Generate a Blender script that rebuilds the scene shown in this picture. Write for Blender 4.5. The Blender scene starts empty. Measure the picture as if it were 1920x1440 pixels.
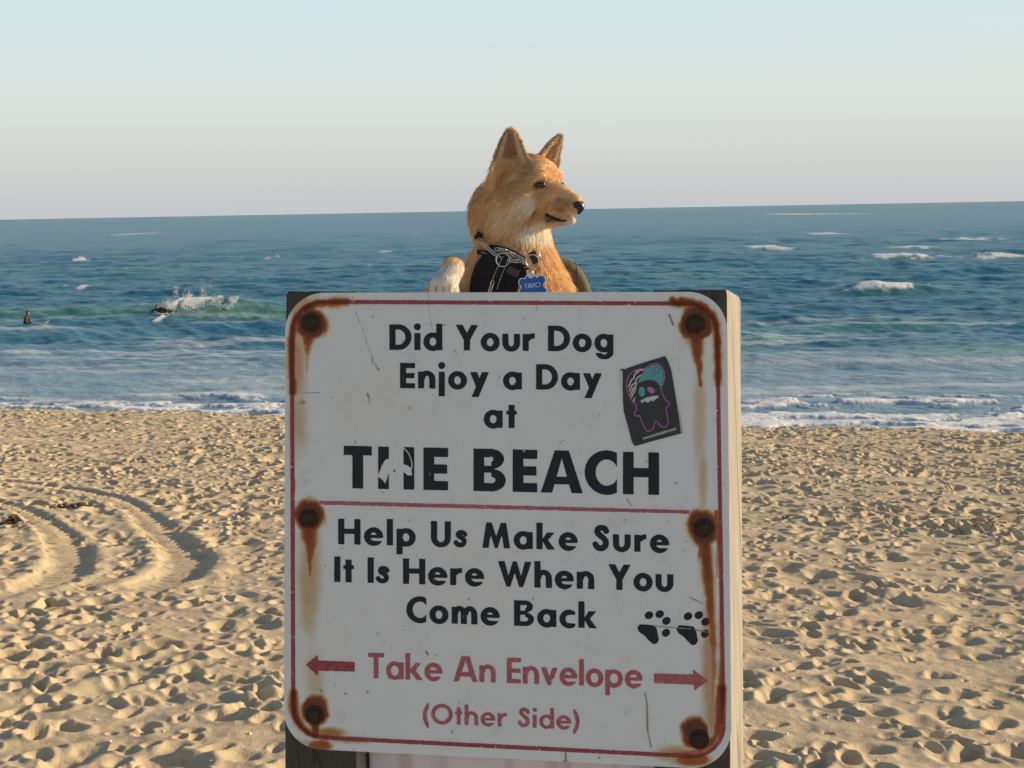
import bpy, bmesh, math, random
import numpy as np
from mathutils import Matrix, Vector

C = bpy.context.scene
RAD = math.radians

# ------------------------------------------------------------------ camera
FPX = 2600.0                       # focal length in photo pixels (compact camera, about 49 mm equivalent)
CAM = np.array([0.0, 0.0, 6.0])    # six metres above sea level
PITCH = math.atan(326.0 / FPX)
ROLL = RAD(-1.044)
RM = Matrix.Rotation(math.pi / 2 - PITCH, 3, 'X') @ Matrix.Rotation(ROLL, 3, 'Z')
RN = np.array(RM)
cam_d = bpy.data.cameras.new('camera')
cam_d.sensor_width = 36.0
cam_d.lens = FPX / 1920.0 * 36.0
cam_d.clip_start = 0.05
cam_d.clip_end = 90000.0
cam = bpy.data.objects.new('camera', cam_d)
cam.matrix_world = Matrix.Translation(Vector(CAM)) @ RM.to_4x4()
C.collection.objects.link(cam)
C.camera = cam

# ------------------------------------------------------------------ light
SUN_AZ, SUN_EL = RAD(80.0), RAD(17.0)      # azimuth measured from +Y towards +X
world = bpy.data.worlds.new('World')
C.world = world
world.use_nodes = True
nt = world.node_tree
bg = nt.nodes['Background']
sky = nt.nodes.new('ShaderNodeTexSky')
sky.sky_type = 'NISHITA'
sky.sun_disc = False
sky.sun_elevation = SUN_EL
sky.sun_rotation = SUN_AZ
sky.altitude = 0.0
sky.air_density = 1.0
sky.dust_density = 1.6
sky.ozone_density = 1.6
# marine haze layer hugging the horizon: part of the sky itself (depends on elevation only)
tc = nt.nodes.new('ShaderNodeTexCoord')
sep = nt.nodes.new('ShaderNodeSeparateXYZ')
nt.links.new(tc.outputs['Generated'], sep.inputs[0])
ramp = nt.nodes.new('ShaderNodeValToRGB')
mr = nt.nodes.new('ShaderNodeMapRange')
mr.inputs['From Min'].default_value = 0.0
mr.inputs['From Max'].default_value = 0.5
nt.links.new(sep.outputs['Z'], mr.inputs['Value'])
nt.links.new(mr.outputs[0], ramp.inputs[0])
SKY = [(0.0, (0.510, 0.525, 0.550)), (0.11, (0.605, 0.630, 0.605)), (0.21, (0.610, 0.690, 0.680)),
       (0.32, (0.545, 0.680, 0.725)), (0.60, (0.38, 0.55, 0.67)), (1.0, (0.27, 0.44, 0.62))]
ramp.color_ramp.interpolation = 'CARDINAL'
el = ramp.color_ramp.elements
while len(el) < len(SKY):
    el.new(0.5)
for e, (p, c) in zip(el, SKY):
    e.position = p
    e.color = (*c, 1)
mixw = nt.nodes.new('ShaderNodeMix')
mixw.data_type = 'RGBA'
scl = nt.nodes.new('ShaderNodeVectorMath')
scl.operation = 'SCALE'
scl.inputs['Scale'].default_value = 8.7      # haze radiance in the units of the sky texture
nt.links.new(ramp.outputs[0], scl.inputs[0])
hz = nt.nodes.new('ShaderNodeMapRange')
hz.inputs['From Min'].default_value = 0.22
hz.inputs['From Max'].default_value = 0.55
hz.inputs['To Min'].default_value = 0.92
hz.inputs['To Max'].default_value = 0.0
nt.links.new(sep.outputs['Z'], hz.inputs['Value'])
nt.links.new(hz.outputs[0], mixw.inputs['Factor'])
nt.links.new(sky.outputs[0], mixw.inputs['A'])
nt.links.new(scl.outputs[0], mixw.inputs['B'])
nt.links.new(mixw.outputs['Result'], bg.inputs['Color'])
bg.inputs['Strength'].default_value = 0.105

sun_d = bpy.data.lights.new('sun', 'SUN')
sun_d.energy = 5.0
sun_d.angle = RAD(0.6)
sun_d.color = (1.0, 0.77, 0.49)
sun = bpy.data.objects.new('sun', sun_d)
SUNV = Vector((math.sin(SUN_AZ) * math.cos(SUN_EL), math.cos(SUN_AZ) * math.cos(SUN_EL), math.sin(SUN_EL)))
sun.rotation_euler = SUNV.to_track_quat('Z', 'Y').to_euler()
sun.location = (30, 20, 30)
C.collection.objects.link(sun)

C.view_settings.view_transform = 'Standard'
C.view_settings.look = 'None'
C.view_settings.gamma = 1.0
C.view_settings.exposure = 0.33
C.render.engine = 'CYCLES'

# ------------------------------------------------------------------ helpers
rng = np.random.default_rng(7)


def ray(px, py):
    d = np.stack([(np.asarray(px, float) - 960) / FPX, -(np.asarray(py, float) - 720) / FPX,
                  -np.ones_like(np.asarray(px, float))], -1)
    return d @ RN.T


def at_depth(px, py, y):
    """point on the sight line at world depth y"""
    d = ray(px, py)
    return CAM + d * (np.asarray(y) / d[..., 1])[..., None]


def at_z(px, py, z):
    d = ray(px, py)
    return CAM + d * ((z - CAM[2]) / d[..., 2])[..., None]


def project(P):
    q = (np.asarray(P) - CAM) @ RN
    return np.stack([960 + FPX * q[..., 0] / -q[..., 2], 720 - FPX * q[..., 1] / -q[..., 2]], -1)


def tag(o, label=None, cat=None, group=None, kind=None):
    for k, v in (('label', label), ('category', cat), ('group', group), ('kind', kind)):
        if v:
            o[k] = v
    return o


def mesh(name, V, F, mat, parent=None, smooth=True, loc=None, attrs=None):
    """link vertices given in WORLD space as one mesh object"""
    V = np.asarray(V, float).reshape(-1, 3)
    base = np.zeros(3)
    if parent is not None:
        q = parent
        while q is not None:
            base = base + np.array(q.location)
            q = q.parent
    if loc is not None:
        org = np.asarray(loc, float)
    else:
        org = base
    me = bpy.data.meshes.new(name)
    F = np.asarray(F) if not isinstance(F, list) else F
    Vl = (V - org).astype(np.float32)
    if isinstance(F, np.ndarray) and F.ndim == 2:
        n, k = F.shape
        me.vertices.add(len(Vl))
        me.vertices.foreach_set('co', Vl.ravel())
        me.loops.add(n * k)
        me.loops.foreach_set('vertex_index', F.astype(np.int32).ravel())
        me.polygons.add(n)
        me.polygons.foreach_set('loop_start', np.arange(0, n * k, k, dtype=np.int32))
        me.update(calc_edges=True)
    else:
        me.from_pydata([tuple(v) for v in Vl], [], [list(map(int, f)) for f in F])
    me.validate()
    if smooth:
        me.polygons.foreach_set('use_smooth', np.ones(len(me.polygons), bool))
    for k, a in (attrs or {}).items():
        a = np.asarray(a, np.float32)
        if a.ndim == 1:
            at = me.attributes.new(k, 'FLOAT', 'POINT')
            at.data.foreach_set('value', a)
        else:
            if a.shape[1] == 3:
                a = np.concatenate([a, np.ones((len(a), 1), np.float32)], 1)
            at = me.attributes.new(k, 'FLOAT_COLOR', 'POINT')
            at.data.foreach_set('color', a.ravel())
    if mat is not None:
        for m in (mat if isinstance(mat, (list, tuple)) else [mat]):
            me.materials.append(m)
    o = bpy.data.objects.new(name, me)
    C.collection.objects.link(o)
    if parent is not None:
        o.parent = parent
    if loc is not None:
        o.location = org - base
    return o


def empty(name, loc):
    o = bpy.data.objects.new(name, None)
    o.location = loc
    o.empty_display_size = 0.1
    C.collection.objects.link(o)
    return o


class NB:
    """small node builder"""

    def __init__(s, name):
        s.m = bpy.data.materials.new(name)
        s.m.use_nodes = True
        s.t = s.m.node_tree
        s.p = s.t.nodes['Principled BSDF']

    def n(s, typ, **kw):
        x = s.t.nodes.new(typ)
        for k, v in kw.items():
            setattr(x, k, v)
        return x

    def l(s, a, b):
        s.t.links.new(a, b)

    def noise(s, scale, detail=4, rough=0.55, vec=None, dist=0.0):
        x = s.n('ShaderNodeTexNoise')
        x.inputs['Scale'].default_value = scale
        x.inputs['Detail'].default_value = detail
        x.inputs['Roughness'].default_value = rough
        x.inputs['Distortion'].default_value = dist
        if vec is not None:
            s.l(vec, x.inputs['Vector'])
        return x.outputs['Fac']

    def obj(s, scale=(1, 1, 1)):
        t = s.n('ShaderNodeTexCoord')
        m = s.n('ShaderNodeMapping')
        m.inputs['Scale'].default_value = scale
        s.l(t.outputs['Object'], m.inputs['Vector'])
        return m.outputs[0]

    def ramp(s, fac, stops):
        r = s.n('ShaderNodeValToRGB')
        e = r.color_ramp.elements
        while len(e) < len(stops):
            e.new(0.5)
        for a, (p, c) in zip(e, stops):
            a.position = p
            a.color = (*c, 1) if len(c) == 3 else c
        s.l(fac, r.inputs[0])
        return r.outputs[0]

    def mix(s, fac, a, b, mode='MIX'):
        x = s.n('ShaderNodeMix', data_type='RGBA', blend_type=mode)
        for v, k in ((fac, 'Factor'), (a, 'A'), (b, 'B')):
            if isinstance(v, (int, float)):
                x.inputs[k].default_value = v
            elif isinstance(v, tuple):
                x.inputs[k].default_value = (*v, 1)
            else:
                s.l(v, x.inputs[k])
        return x.outputs['Result']

    def math(s, op, a, b=None, clamp=False):
        x = s.n('ShaderNodeMath', operation=op, use_clamp=clamp)
        for v, i in ((a, 0), (b, 1)):
            if v is None:
                continue
            if isinstance(v, (int, float)):
                x.inputs[i].default_value = v
            else:
                s.l(v, x.inputs[i])
        return x.outputs[0]

    def attr(s, name, out='Fac'):
        a = s.n('ShaderNodeAttribute', attribute_name=name)
        return a.outputs[out]

    def bump(s, h, strength=0.3, dist=0.01):
        b = s.n('ShaderNodeBump')
        b.inputs['Strength'].default_value = strength
        b.inputs['Distance'].default_value = dist
        s.l(h, b.inputs['Height'])
        s.l(b.outputs[0], s.p.inputs['Normal'])

    def set(s, color=None, rough=None, metal=None, spec=None):
        for v, k in ((color, 'Base Color'), (rough, 'Roughness'), (metal, 'Metallic'), (spec, 'Specular IOR Level')):
            if v is None:
                continue
            if isinstance(v, tuple):
                s.p.inputs[k].default_value = (*v, 1)
            elif isinstance(v, (int, float)):
                s.p.inputs[k].default_value = v
            else:
                s.l(v, s.p.inputs[k])
        return s.m


def plain(name, col, rough=0.6, metal=0.0, spec=0.5, var=0.12, scale=60.0):
    b = NB(name)
    f = b.noise(scale, 5, 0.6, b.obj())
    lo = tuple(c * (1 - var) for c in col)
    hi = tuple(min(1, c * (1 + var)) for c in col)
    return b.set(b.ramp(f, [(0.3, lo), (0.7, hi)]), rough, metal, spec)


# value noise -------------------------------------------------------
def _hash(ix, iy, seed):
    h = (ix.astype(np.int64) * 374761393 + iy.astype(np.int64) * 668265263 + seed * 1442695041) & 0xFFFFFFFF
    h = ((h ^ (h >> 13)) * 1274126177) & 0xFFFFFFFF
    h = h ^ (h >> 16)
    return (h & 0xFFFFFF).astype(np.float32) / float(0xFFFFFF)


def vnoise(x, y, seed=0):
    ix, iy = np.floor(x), np.floor(y)
    fx, fy = (x - ix).astype(np.float32), (y - iy).astype(np.float32)
    fx = fx * fx * fx * (fx * (fx * 6 - 15) + 10)
    fy = fy * fy * fy * (fy * (fy * 6 - 15) + 10)
    ix = ix.astype(np.int64)
    iy = iy.astype(np.int64)
    a, b = _hash(ix, iy, seed), _hash(ix + 1, iy, seed)
    c, d = _hash(ix, iy + 1, seed), _hash(ix + 1, iy + 1, seed)
    return (a * (1 - fx) + b * fx) * (1 - fy) + (c * (1 - fx) + d * fx) * fy


def fbm(x, y, seed=0, oct=4, gain=0.5):
    s, a, t = 0, 1.0, 0.0
    for i in range(oct):
        s = s + a * vnoise(x * 2 ** i + 17.3 * i, y * 2 ** i - 9.1 * i, seed + i)
        t += a
        a *= gain
    return s / t


def smooth(e0, e1, x):
    t = np.clip((x - e0) / (e1 - e0), 0, 1)
    return t * t * (3 - 2 * t)


# 2-D distance fields -------------------------------------------------
def sd_poly(X, Y, pts):
    pts = [(float(a), float(b)) for a, b in pts]
    d = np.full(X.shape, 1e12)
    s = np.ones(X.shape)
    n = len(pts)
    for i in range(n):
        x0, y0 = pts[i]
        x1, y1 = pts[i - 1]
        ex, ey = x1 - x0, y1 - y0
        wx, wy = X - x0, Y - y0
        L = ex * ex + ey * ey
        if L < 1e-18:
            continue
        t = np.clip((wx * ex + wy * ey) / L, 0, 1)
        bx, by = wx - ex * t, wy - ey * t
        d = np.minimum(d, bx * bx + by * by)
        c1 = Y >= y0
        c2 = Y < y1
        c3 = ex * wy > ey * wx
        flip = (c1 & c2 & c3) | (~c1 & ~c2 & ~c3)
        s = np.where(flip, -s, s)
    return s * np.sqrt(d)


def sd_line(X, Y, pts, w):
    d = np.full(X.shape, 1e12)
    for (x0, y0), (x1, y1) in zip(pts[:-1], pts[1:]):
        ex, ey = x1 - x0, y1 - y0
        L = max(ex * ex + ey * ey, 1e-12)
        t = np.clip(((X - x0) * ex + (Y - y0) * ey) / L, 0, 1)
        d = np.minimum(d, (X - x0 - ex * t) ** 2 + (Y - y0 - ey * t) ** 2)
    return np.sqrt(d) - w / 2


def sd_box(X, Y, x0, x1, y0, y1):
    return np.maximum(np.abs(X - (x0 + x1) / 2) - (x1 - x0) / 2, np.abs(Y - (y0 + y1) / 2) - (y1 - y0) / 2)


def sd_ell(X, Y, cx, cy, rx, ry, rot=0.0):
    c, s = math.cos(rot), math.sin(rot)
    dx, dy = (X - cx) * c + (Y - cy) * s, -(X - cx) * s + (Y - cy) * c
    k = np.sqrt((dx / rx) ** 2 + (dy / ry) ** 2)
    return (k - 1) * min(rx, ry)


def sd_ring(X, Y, cx, cy, rx, ry, wx, wy=None):
    wy = wx if wy is None else wy
    return np.maximum(sd_ell(X, Y, cx, cy, rx, ry), -sd_ell(X, Y, cx, cy, rx - wx, ry - wy))


def U(*a):
    r = a[0]
    for b in a[1:]:
        r = np.minimum(r, b)
    return r


def I(*a):
    r = a[0]
    for b in a[1:]:
        r = np.maximum(r, b)
    return r


def curve_pts(pts, n=8):
    """Catmull-Rom through the points"""
    P = np.array(pts, float)
    Q = np.vstack([2 * P[0] - P[1], P, 2 * P[-1] - P[-2]])
    out = []
    for i in range(1, len(Q) - 2):
        for t in np.linspace(0, 1, n, endpoint=False):
            out.append(0.5 * ((2 * Q[i]) + (-Q[i - 1] + Q[i + 1]) * t + (2 * Q[i - 1] - 5 * Q[i] + 4 * Q[i + 1] - Q[i + 2]) * t * t
                              + (-Q[i - 1] + 3 * Q[i] - 3 * Q[i + 1] + Q[i + 2]) * t ** 3))
    out.append(P[-1])
    return np.array(out)


def msquares(fn, x0, x1, y0, y1, h=1.0):
    """filled region fn<0 as flat polygons; returns 2-D vertices and faces"""
    nx, ny = int(math.ceil((x1 - x0) / h)) + 1, int(math.ceil((y1 - y0) / h)) + 1
    xs, ys = x0 + h * np.arange(nx), y0 + h * np.arange(ny)
    X, Y = np.meshgrid(xs, ys, indexing='ij')
    F = fn(X, Y)
    F = np.where(np.abs(F) < 1e-5, 1e-5, F)
    ins = F < 0
    cnt = ins[:-1, :-1].astype(int) + ins[1:, :-1] + ins[1:, 1:] + ins[:-1, 1:]
    verts, idx, faces = [], {}, []

    def vid(key, p):
        if key not in idx:
            idx[key] = len(verts)
            verts.append(p)
        return idx[key]
    for i, j in zip(*np.nonzero(cnt)):
        cs = [(i, j), (i + 1, j), (i + 1, j + 1), (i, j + 1)]
        f = []
        for a in range(4):
            p, q = cs[a], cs[(a + 1) % 4]
            fp, fq = F[p], F[q]
            if fp < 0:
                f.append(vid(p, (xs[p[0]], ys[p[1]])))
            if (fp < 0) != (fq < 0):
                t = fp / (fp - fq)
                key = (p, q) if p < q else (q, p)
                f.append(vid(key, (xs[p[0]] + t * (xs[q[0]] - xs[p[0]]), ys[p[1]] + t * (ys[q[1]] - ys[p[1]]))))
        if len(f) >= 3:
            faces.append(f)
    return np.array(verts).reshape(-1, 2), faces


# 3-D distance fields -------------------------------------------------
def smin(a, b, k):
    h = np.clip(0.5 + 0.5 * (b - a) / k, 0, 1)
    return b + (a - b) * h - k * h * (1 - h)


def d_ell(P, c, r, ax=None):
    q = P - np.asarray(c, np.float32)
    if ax is not None:
        q = q @ np.asarray(ax, np.float32).T
    r = np.asarray(r, np.float32)
    k0 = np.sqrt(((q / r) ** 2).sum(-1))
    k1 = np.sqrt(((q / (r * r)) ** 2).sum(-1)) + 1e-9
    return k0 * (k0 - 1) / k1


def d_cone(P, a, b, ra, rb):
    a, b = np.asarray(a, np.float32), np.asarray(b, np.float32)
    ba = b - a
    q = P - a
    t = np.clip((q @ ba) / float(ba @ ba), 0, 1)
    return np.sqrt(((q - t[..., None] * ba) ** 2).sum(-1)) - (ra + (rb - ra) * t)


def surface_nets(F, org, h):
    ins = F < 0
    nx, ny, nz = F.shape
    cnt = np.zeros((nx - 1, ny - 1, nz - 1), np.int8)
    offs = [(a, b, c) for a in (0, 1) for b in (0, 1) for c in (0, 1)]
    for a, b, c in offs:
        cnt += ins[a:nx - 1 + a, b:ny - 1 + b, c:nz - 1 + c]
    act = np.argwhere((cnt > 0) & (cnt < 8))
    idx = -np.ones(cnt.shape, np.int64)
    idx[tuple(act.T)] = np.arange(len(act))
    s = np.zeros((len(act), 3))
    n = np.zeros(len(act))
    for o in offs:
        for ax in range(3):
            if o[ax]:
                continue
            o2 = list(o)
            o2[ax] = 1
            A = F[tuple((act + o).T)]
            B = F[tuple((act + o2).T)]
            m = (A < 0) != (B < 0)
            t = np.where(m, A / np.where(m, A - B, 1), 0)
            p = np.tile(np.array(o, float), (len(act), 1))
            p[:, ax] += t
            s[m] += p[m]
            n[m] += 1
    V = org + h * (act + s / n[:, None])
    quads = []
    for ax in range(3):
        sl0 = [slice(None)] * 3
        sl1 = [slice(None)] * 3
        sl0[ax] = slice(0, -1)
        sl1[ax] = slice(1, None)
        A, B = ins[tuple(sl0)], ins[tuple(sl1)]
        e = np.argwhere(A != B)
        u, v = (ax + 1) % 3, (ax + 2) % 3
        ok = (e[:, u] > 0) & (e[:, v] > 0) & (e[:, u] < F.shape[u] - 1) & (e[:, v] < F.shape[v] - 1)
        e = e[ok]
        inside0 = A[tuple(e.T)]
        du, dv = np.eye(3, dtype=int)[u], np.eye(3, dtype=int)[v]
        q = np.stack([idx[tuple((e - du - dv).T)], idx[tuple((e - dv).T)], idx[tuple(e.T)], idx[tuple((e - du).T)]], 1)
        q[~inside0] = q[~inside0][:, ::-1]
        quads.append(q)
    return V, np.concatenate(quads)


def tube(pts, r, seg=8, closed=False):
    P = np.array(pts, float)
    n = len(P)
    rr = np.broadcast_to(np.asarray(r, float), (n,))
    T = np.gradient(P, axis=0) if not closed else np.roll(P, -1, 0) - np.roll(P, 1, 0)
    T /= np.linalg.norm(T, axis=1)[:, None] + 1e-12
    nrm = np.cross(T[0], (0.13, 0.2, 0.97))
    nrm /= np.linalg.norm(nrm)
    V = []
    for i in range(n):
        nrm = nrm - T[i] * (nrm @ T[i])
        nrm /= np.linalg.norm(nrm) + 1e-12
        b = np.cross(T[i], nrm)
        for k in range(seg):
            a = 2 * math.pi * k / seg
            V.append(P[i] + rr[i] * (math.cos(a) * nrm + math.sin(a) * b))
    F = []
    for i in range(n if closed else n - 1):
        j = (i + 1) % n
        for k in range(seg):
            F.append([i * seg + k, i * seg + (k + 1) % seg, j * seg + (k + 1) % seg, j * seg + k])
    if not closed:
        F.append(list(range(seg))[::-1])
        F.append([(n - 1) * seg + k for k in range(seg)])
    return np.array(V), F


def join(parts):
    V, F, o = [], [], 0
    for v, f in parts:
        V.append(np.asarray(v))
        F += [[int(i) + o for i in q] for q in f]
        o += len(v)
    return np.concatenate(V), F


def ball(c, r, n=10, m=8):
    bm = bmesh.new()
    bmesh.ops.create_uvsphere(bm, u_segments=n, v_segments=m, radius=1)
    V = np.array([v.co[:] for v in bm.verts]) * np.asarray(r) + np.asarray(c)
    F = [[v.index for v in f.verts] for f in bm.faces]
    bm.free()
    return V, F


# ================================================================== BEACH
def base_height(x, y):
    u = y + 0.25 * x
    z = 6 - 1.75 - 0.06 * np.clip(y, -8, 1e9) - 0.018 * np.clip(x, -40, 40)
    over = np.maximum(u - 19.0, 0)
    # rounded berm crest, then the beach face falls to the sea
    drop = np.where(over < 1.2, 0.10 * over ** 2, 0.144 + 0.24 * (over - 1.2))
    return np.maximum(z - drop, -4.0)


def on_sand(px, py):
    """where a sight line meets the smooth beach"""
    d = ray(px, py)
    t = np.full(np.shape(px), 5.0)
    for _ in range(160):
        p = CAM + d * t[..., None]
        g = p[..., 2] - base_height(p[..., 0], p[..., 1])
        t = t + np.clip(g, -4, 4) * 1.6
    return CAM + d * t[..., None]


HM, HW, HL = 0.0125, 24.0, 24.0
NXH, NYH = int(HW / HM), int(HL / HM)


def make_heightmap():
    H = np.zeros((NXH, NYH), np.float32)
    r = np.random.default_rng(11)
    N = 42000
    for k in range(N):
        cx, cy = r.random() * NXH, r.random() * NYH
        big = r.random()
        a = (0.023 + 0.058 * big ** 2.8) / HM * (1.35 if r.random() < 0.5 else 1.0)
        b = a * (0.5 + 0.4 * r.random())
        dep = (0.0130 + 0.0265 * r.random()) * (0.55 + 0.95 * big)
        th = r.random() * math.pi
        R = int(a * 2.7) + 1
        ii, jj = np.arange(int(cx) - R, int(cx) + R + 1), np.arange(int(cy) - R, int(cy) + R + 1)
        dx, dy = (ii - cx)[:, None], (jj - cy)[None, :]
        c, s = math.cos(th), math.sin(th)
        q = np.sqrt(((dx * c + dy * s) / a) ** 2 + ((-dx * s + dy * c) / b) ** 2)
        st = -dep * np.exp(-(q ** 2.3)) + 0.33 * dep * np.exp(-((q - 1.45) / 0.42) ** 2)
        H[np.ix_(ii % NXH, jj % NYH)] += st.astype(np.float32)
    # limit the deepest pile-ups
    H = np.where(H < 0, -0.060 * np.tanh(-H / 0.060), H)
    x = (np.arange(NXH) * HM)[:, None] + np.zeros((1, NYH))
    y = (np.arange(NYH) * HM)[None, :] + np.zeros((NXH, 1))
    H *= 0.66 + 0.56 * smooth(0.34, 0.62, fbm(x / 1.5, y / 1.5, 41, 3))
    H += 0.048 * (fbm(x / 0.55, y / 0.55, 3, 3) - 0.5)
    H += 0.030 * (fbm(x / 0.16 + 40, y / 0.16, 5, 4) - 0.5)
    return H - H.mean() - 0.035


HMAP = make_heightmap()


def sample_h(x, y):
    fx, fy = x / HM, y / HM
    ix, iy = np.floor(fx).astype(np.int64), np.floor(fy).astype(np.int64)
    tx, ty = (fx - ix), (fy - iy)
    g = lambda a, b: HMAP[a % NXH, b % NYH]
    return (g(ix, iy) * (1 - tx) + g(ix + 1, iy) * tx) * (1 - ty) + (g(ix, iy + 1) * (1 - tx) + g(ix + 1, iy + 1) * tx) * ty


# two parallel tyre ruts curving out of the left of the picture
TRACKS = [
    [(-150, 893), (0, 899), (90, 908), (180, 922), (245, 944), (295, 978), (335, 1012), (352, 1040), (330, 1064), (285, 1084), (225, 1102)],
    [(-120, 925), (-30, 935), (40, 952), (90, 980), (122, 1010), (130, 1042), (105, 1068), (60, 1088), (10, 1104)],
]
RUT = []
for tr in TRACKS:
    c = curve_pts(tr, 10)
    RUT.append(on_sand(c[:, 0], c[:, 1])[:, :2])


def track_delta(x, y, dents):
    """trench with raised banks; also smooths the footprints beside it"""
    out = dents.copy()
    m = (x > -12) & (x < -1.0) & (y > 5) & (y < 19)
    if not m.any():
        return out
    X, Y = x[m], y[m]
    o = out[m]
    for i, P in enumerate(RUT):
        d = np.full(X.shape, 1e9)
        s = np.zeros(X.shape)
        acc = 0.0
        tot = np.linalg.norm(np.diff(P, axis=0), axis=1).sum()
        for (x0, y0), (x1, y1) in zip(P[:-1], P[1:]):
            ex, ey = x1 - x0, y1 - y0
            L = ex * ex + ey * ey
            t = np.clip(((X - x0) * ex + (Y - y0) * ey) / L, 0, 1)
            dd = np.hypot(X - x0 - ex * t, Y - y0 - ey * t)
            k = dd < d
            d = np.where(k, dd, d)
            s = np.where(k, (acc + t * math.sqrt(L)), s)
            acc += math.sqrt(L)
        fade = 1 - smooth(tot * 0.95, tot, s)
        deep = (0.036 + 0.026 * smooth(0.45 * tot, 0.8 * tot, s)) * fade
        w = 0.070 + 0.045 * smooth(0.4 * tot, 0.8 * tot, s)
        wob = 0.035 * (vnoise(s * 2.2, s * 0 + i, 31) - 0.5)
        dd = np.abs(d + wob)
        floor = 1 - smooth(w * 0.65, w * 1.65, dd)
        bank = np.exp(-((dd - w * 1.95) / (0.42 * w + 0.02)) ** 2)
        tread = 0.012 * np.sin(s * 2 * math.pi / 0.10 + d * 16) * (1 - smooth(w * 0.5, w, dd)) * (0.3 + 0.7 * (1 - smooth(0.5 * tot, .7 * tot, s)))
        cov = np.maximum(floor, 0.55 * bank)
        o = o * (1 - 0.85 * cov * fade) + (-deep * floor + 0.06 * deep * bank + tread * fade)
    out[m] = o
    return out


def beach_h(x, y):
    z = base_height(x, y)
    h = sample_h(x, y)
    h = track_delta(x, y, h)
    h = h + 0.07 * (fbm(x / 2.4, y / 2.4, 21, 2) - 0.5) * smooth(2, 4, np.hypot(x, y))
    u = y + 0.25 * x
    h = h * (1 - 0.8 * smooth(19.8, 21.5, u))
    return z + h


def polar_grid(radii, angles):
    R, A = np.meshgrid(radii, angles, indexing='ij')
    x, y = R * np.sin(A), R * np.cos(A)
    nr, na = R.shape
    i = np.arange(nr * na).reshape(nr, na)
    F = np.stack([i[:-1, :-1], i[:-1, 1:], i[1:, 1:], i[1:, :-1]], -1).reshape(-1, 4)[:, ::-1]
    return x.ravel(), y.ravel(), F


fine = np.linspace(RAD(-25.5), RAD(25.5), 1150)
side = RAD(25.5) + (math.pi - RAD(25.5)) * np.linspace(0, 1, 70)[1:] ** 1.5
mid = RAD(25.5) + RAD(33) * np.linspace(0, 1, 190)[1:] ** 1.35
side = RAD(58.5) + (math.pi - RAD(58.5)) * np.linspace(0, 1, 50)[1:] ** 1.3
side = np.concatenate([mid, side])
angs = np.concatenate([-side[::-1], fine, side])
rr = list(np.concatenate([[0.05, 0.3], np.arange(0.6, 4.4, 0.05)]))
d = rr[-1]
while d < 23.5:
    d += 0.0095 + 0.0100 * smooth(5, 18, d)
    rr.append(float(d))
rr += list(np.geomspace(23.9, 3000, 48))
bx, by, bF = polar_grid(np.array(rr), angs)
bz = beach_h(bx, by)

b = NB('sand')
ov = b.obj()
g1 = b.noise(2.2, 4, 0.6, ov)
g2 = b.noise(900.0, 2, 0.7, ov)
g3 = b.noise(34.0, 5, 0.65, ov)
col = b.ramp(g1, [(0.3, (0.535, 0.430, 0.282)), (0.7, (0.615, 0.503, 0.340))])
grain = b.ramp(g2, [(0.30, (0.62, 0.60, 0.58)), (0.5, (1, 1, 1)), (0.72, (1.15, 1.13, 1.1))])
col = b.mix(0.55, col, grain, 'MULTIPLY')
dirt = b.ramp(b.noise(9.0, 6, 0.7, ov), [(0.36, (0.80, 0.77, 0.74)), (0.56, (1, 1, 1))])
col = b.mix(0.5, col, dirt, 'MULTIPLY')
b.bump(b.math('ADD', b.math('MULTIPLY', g3, 0.6), b.math('MULTIPLY', b.noise(140.0, 3, 0.7, ov), 0.35)), 0.55, 0.02)
M_SAND = b.set(col, 0.95, 0.0, 0.15)
beach = mesh('sand_beach', np.stack([bx, by, bz], 1), bF, M_SAND)
tag(beach, 'trampled pale tan sand beach full of footprints sloping down to the surf', 'beach', kind='structure')

# ================================================================== SEA
def sea_at(px, py):
    """sea plane in layout units: x in metres, y stretched so the beds keep their layout"""
    q = at_z(px, py, 0.0)
    q[..., 1] *= 5000.0 / FPX
    return q


def horizon_y(px):
    return 394 - 0.01823 * (px - 960)


sfine = np.linspace(RAD(-25.5), RAD(25.5), 980)
sside = RAD(25.5) + (RAD(100) - RAD(25.5)) * np.linspace(0, 1, 40)[1:] ** 1.4
sang = np.concatenate([-sside[::-1], sfine, sside])
pp = np.arange(600.0, 14.0, -0.62)
pp = np.concatenate([pp, np.geomspace(14, 0.5, 60)[1:]])
srad = 6 * FPX / pp
sx, yr, sF = polar_grid(srad, sang)
sy = yr * 5000.0 / FPX
sr = np.hypot(sx, yr)

wr = np.random.default_rng(5)
z = np.zeros_like(sx)
spacing = sr * sr * 0.62 / (6 * FPX)
# distance offshore, the shore running obliquely like the berm
off = sy + 0.30 * sx - 62
for k in range(84):
    lam = 0.6 * (12 / 0.6) ** (wr.random() ** 1.1)
    th = RAD(6) + wr.normal() * RAD(18 if lam > 5 else 32)
    kx, ky = math.sin(th) * 2 * math.pi / lam, math.cos(th) * 2 * math.pi / lam
    a = 0.0041 * lam ** 0.9 * (0.6 + 0.8 * wr.random())
    ph = kx * sx + ky * yr + wr.random() * 6.283
    ph = ph + 0.8 * (vnoise(sx / (lam * 2.6) + k, yr / (lam * 2.6), 60 + k) - 0.5) * 3
    cut = 1 - smooth(0.25 * lam, 1.4 * lam, spacing)
    c = np.sin(ph)
    z += a * (c + 0.25 * c * c * np.sign(c)) * (0.25 + 0.75 * cut)
chop = smooth(18, 75, off)
z *= 0.35 + 0.65 * chop
z *= 0.75 + 0.5 * fbm(sx / 60, sy / 30, 90, 3)

foam = np.zeros_like(sx)
green = np.zeros_like(sx)


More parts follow.
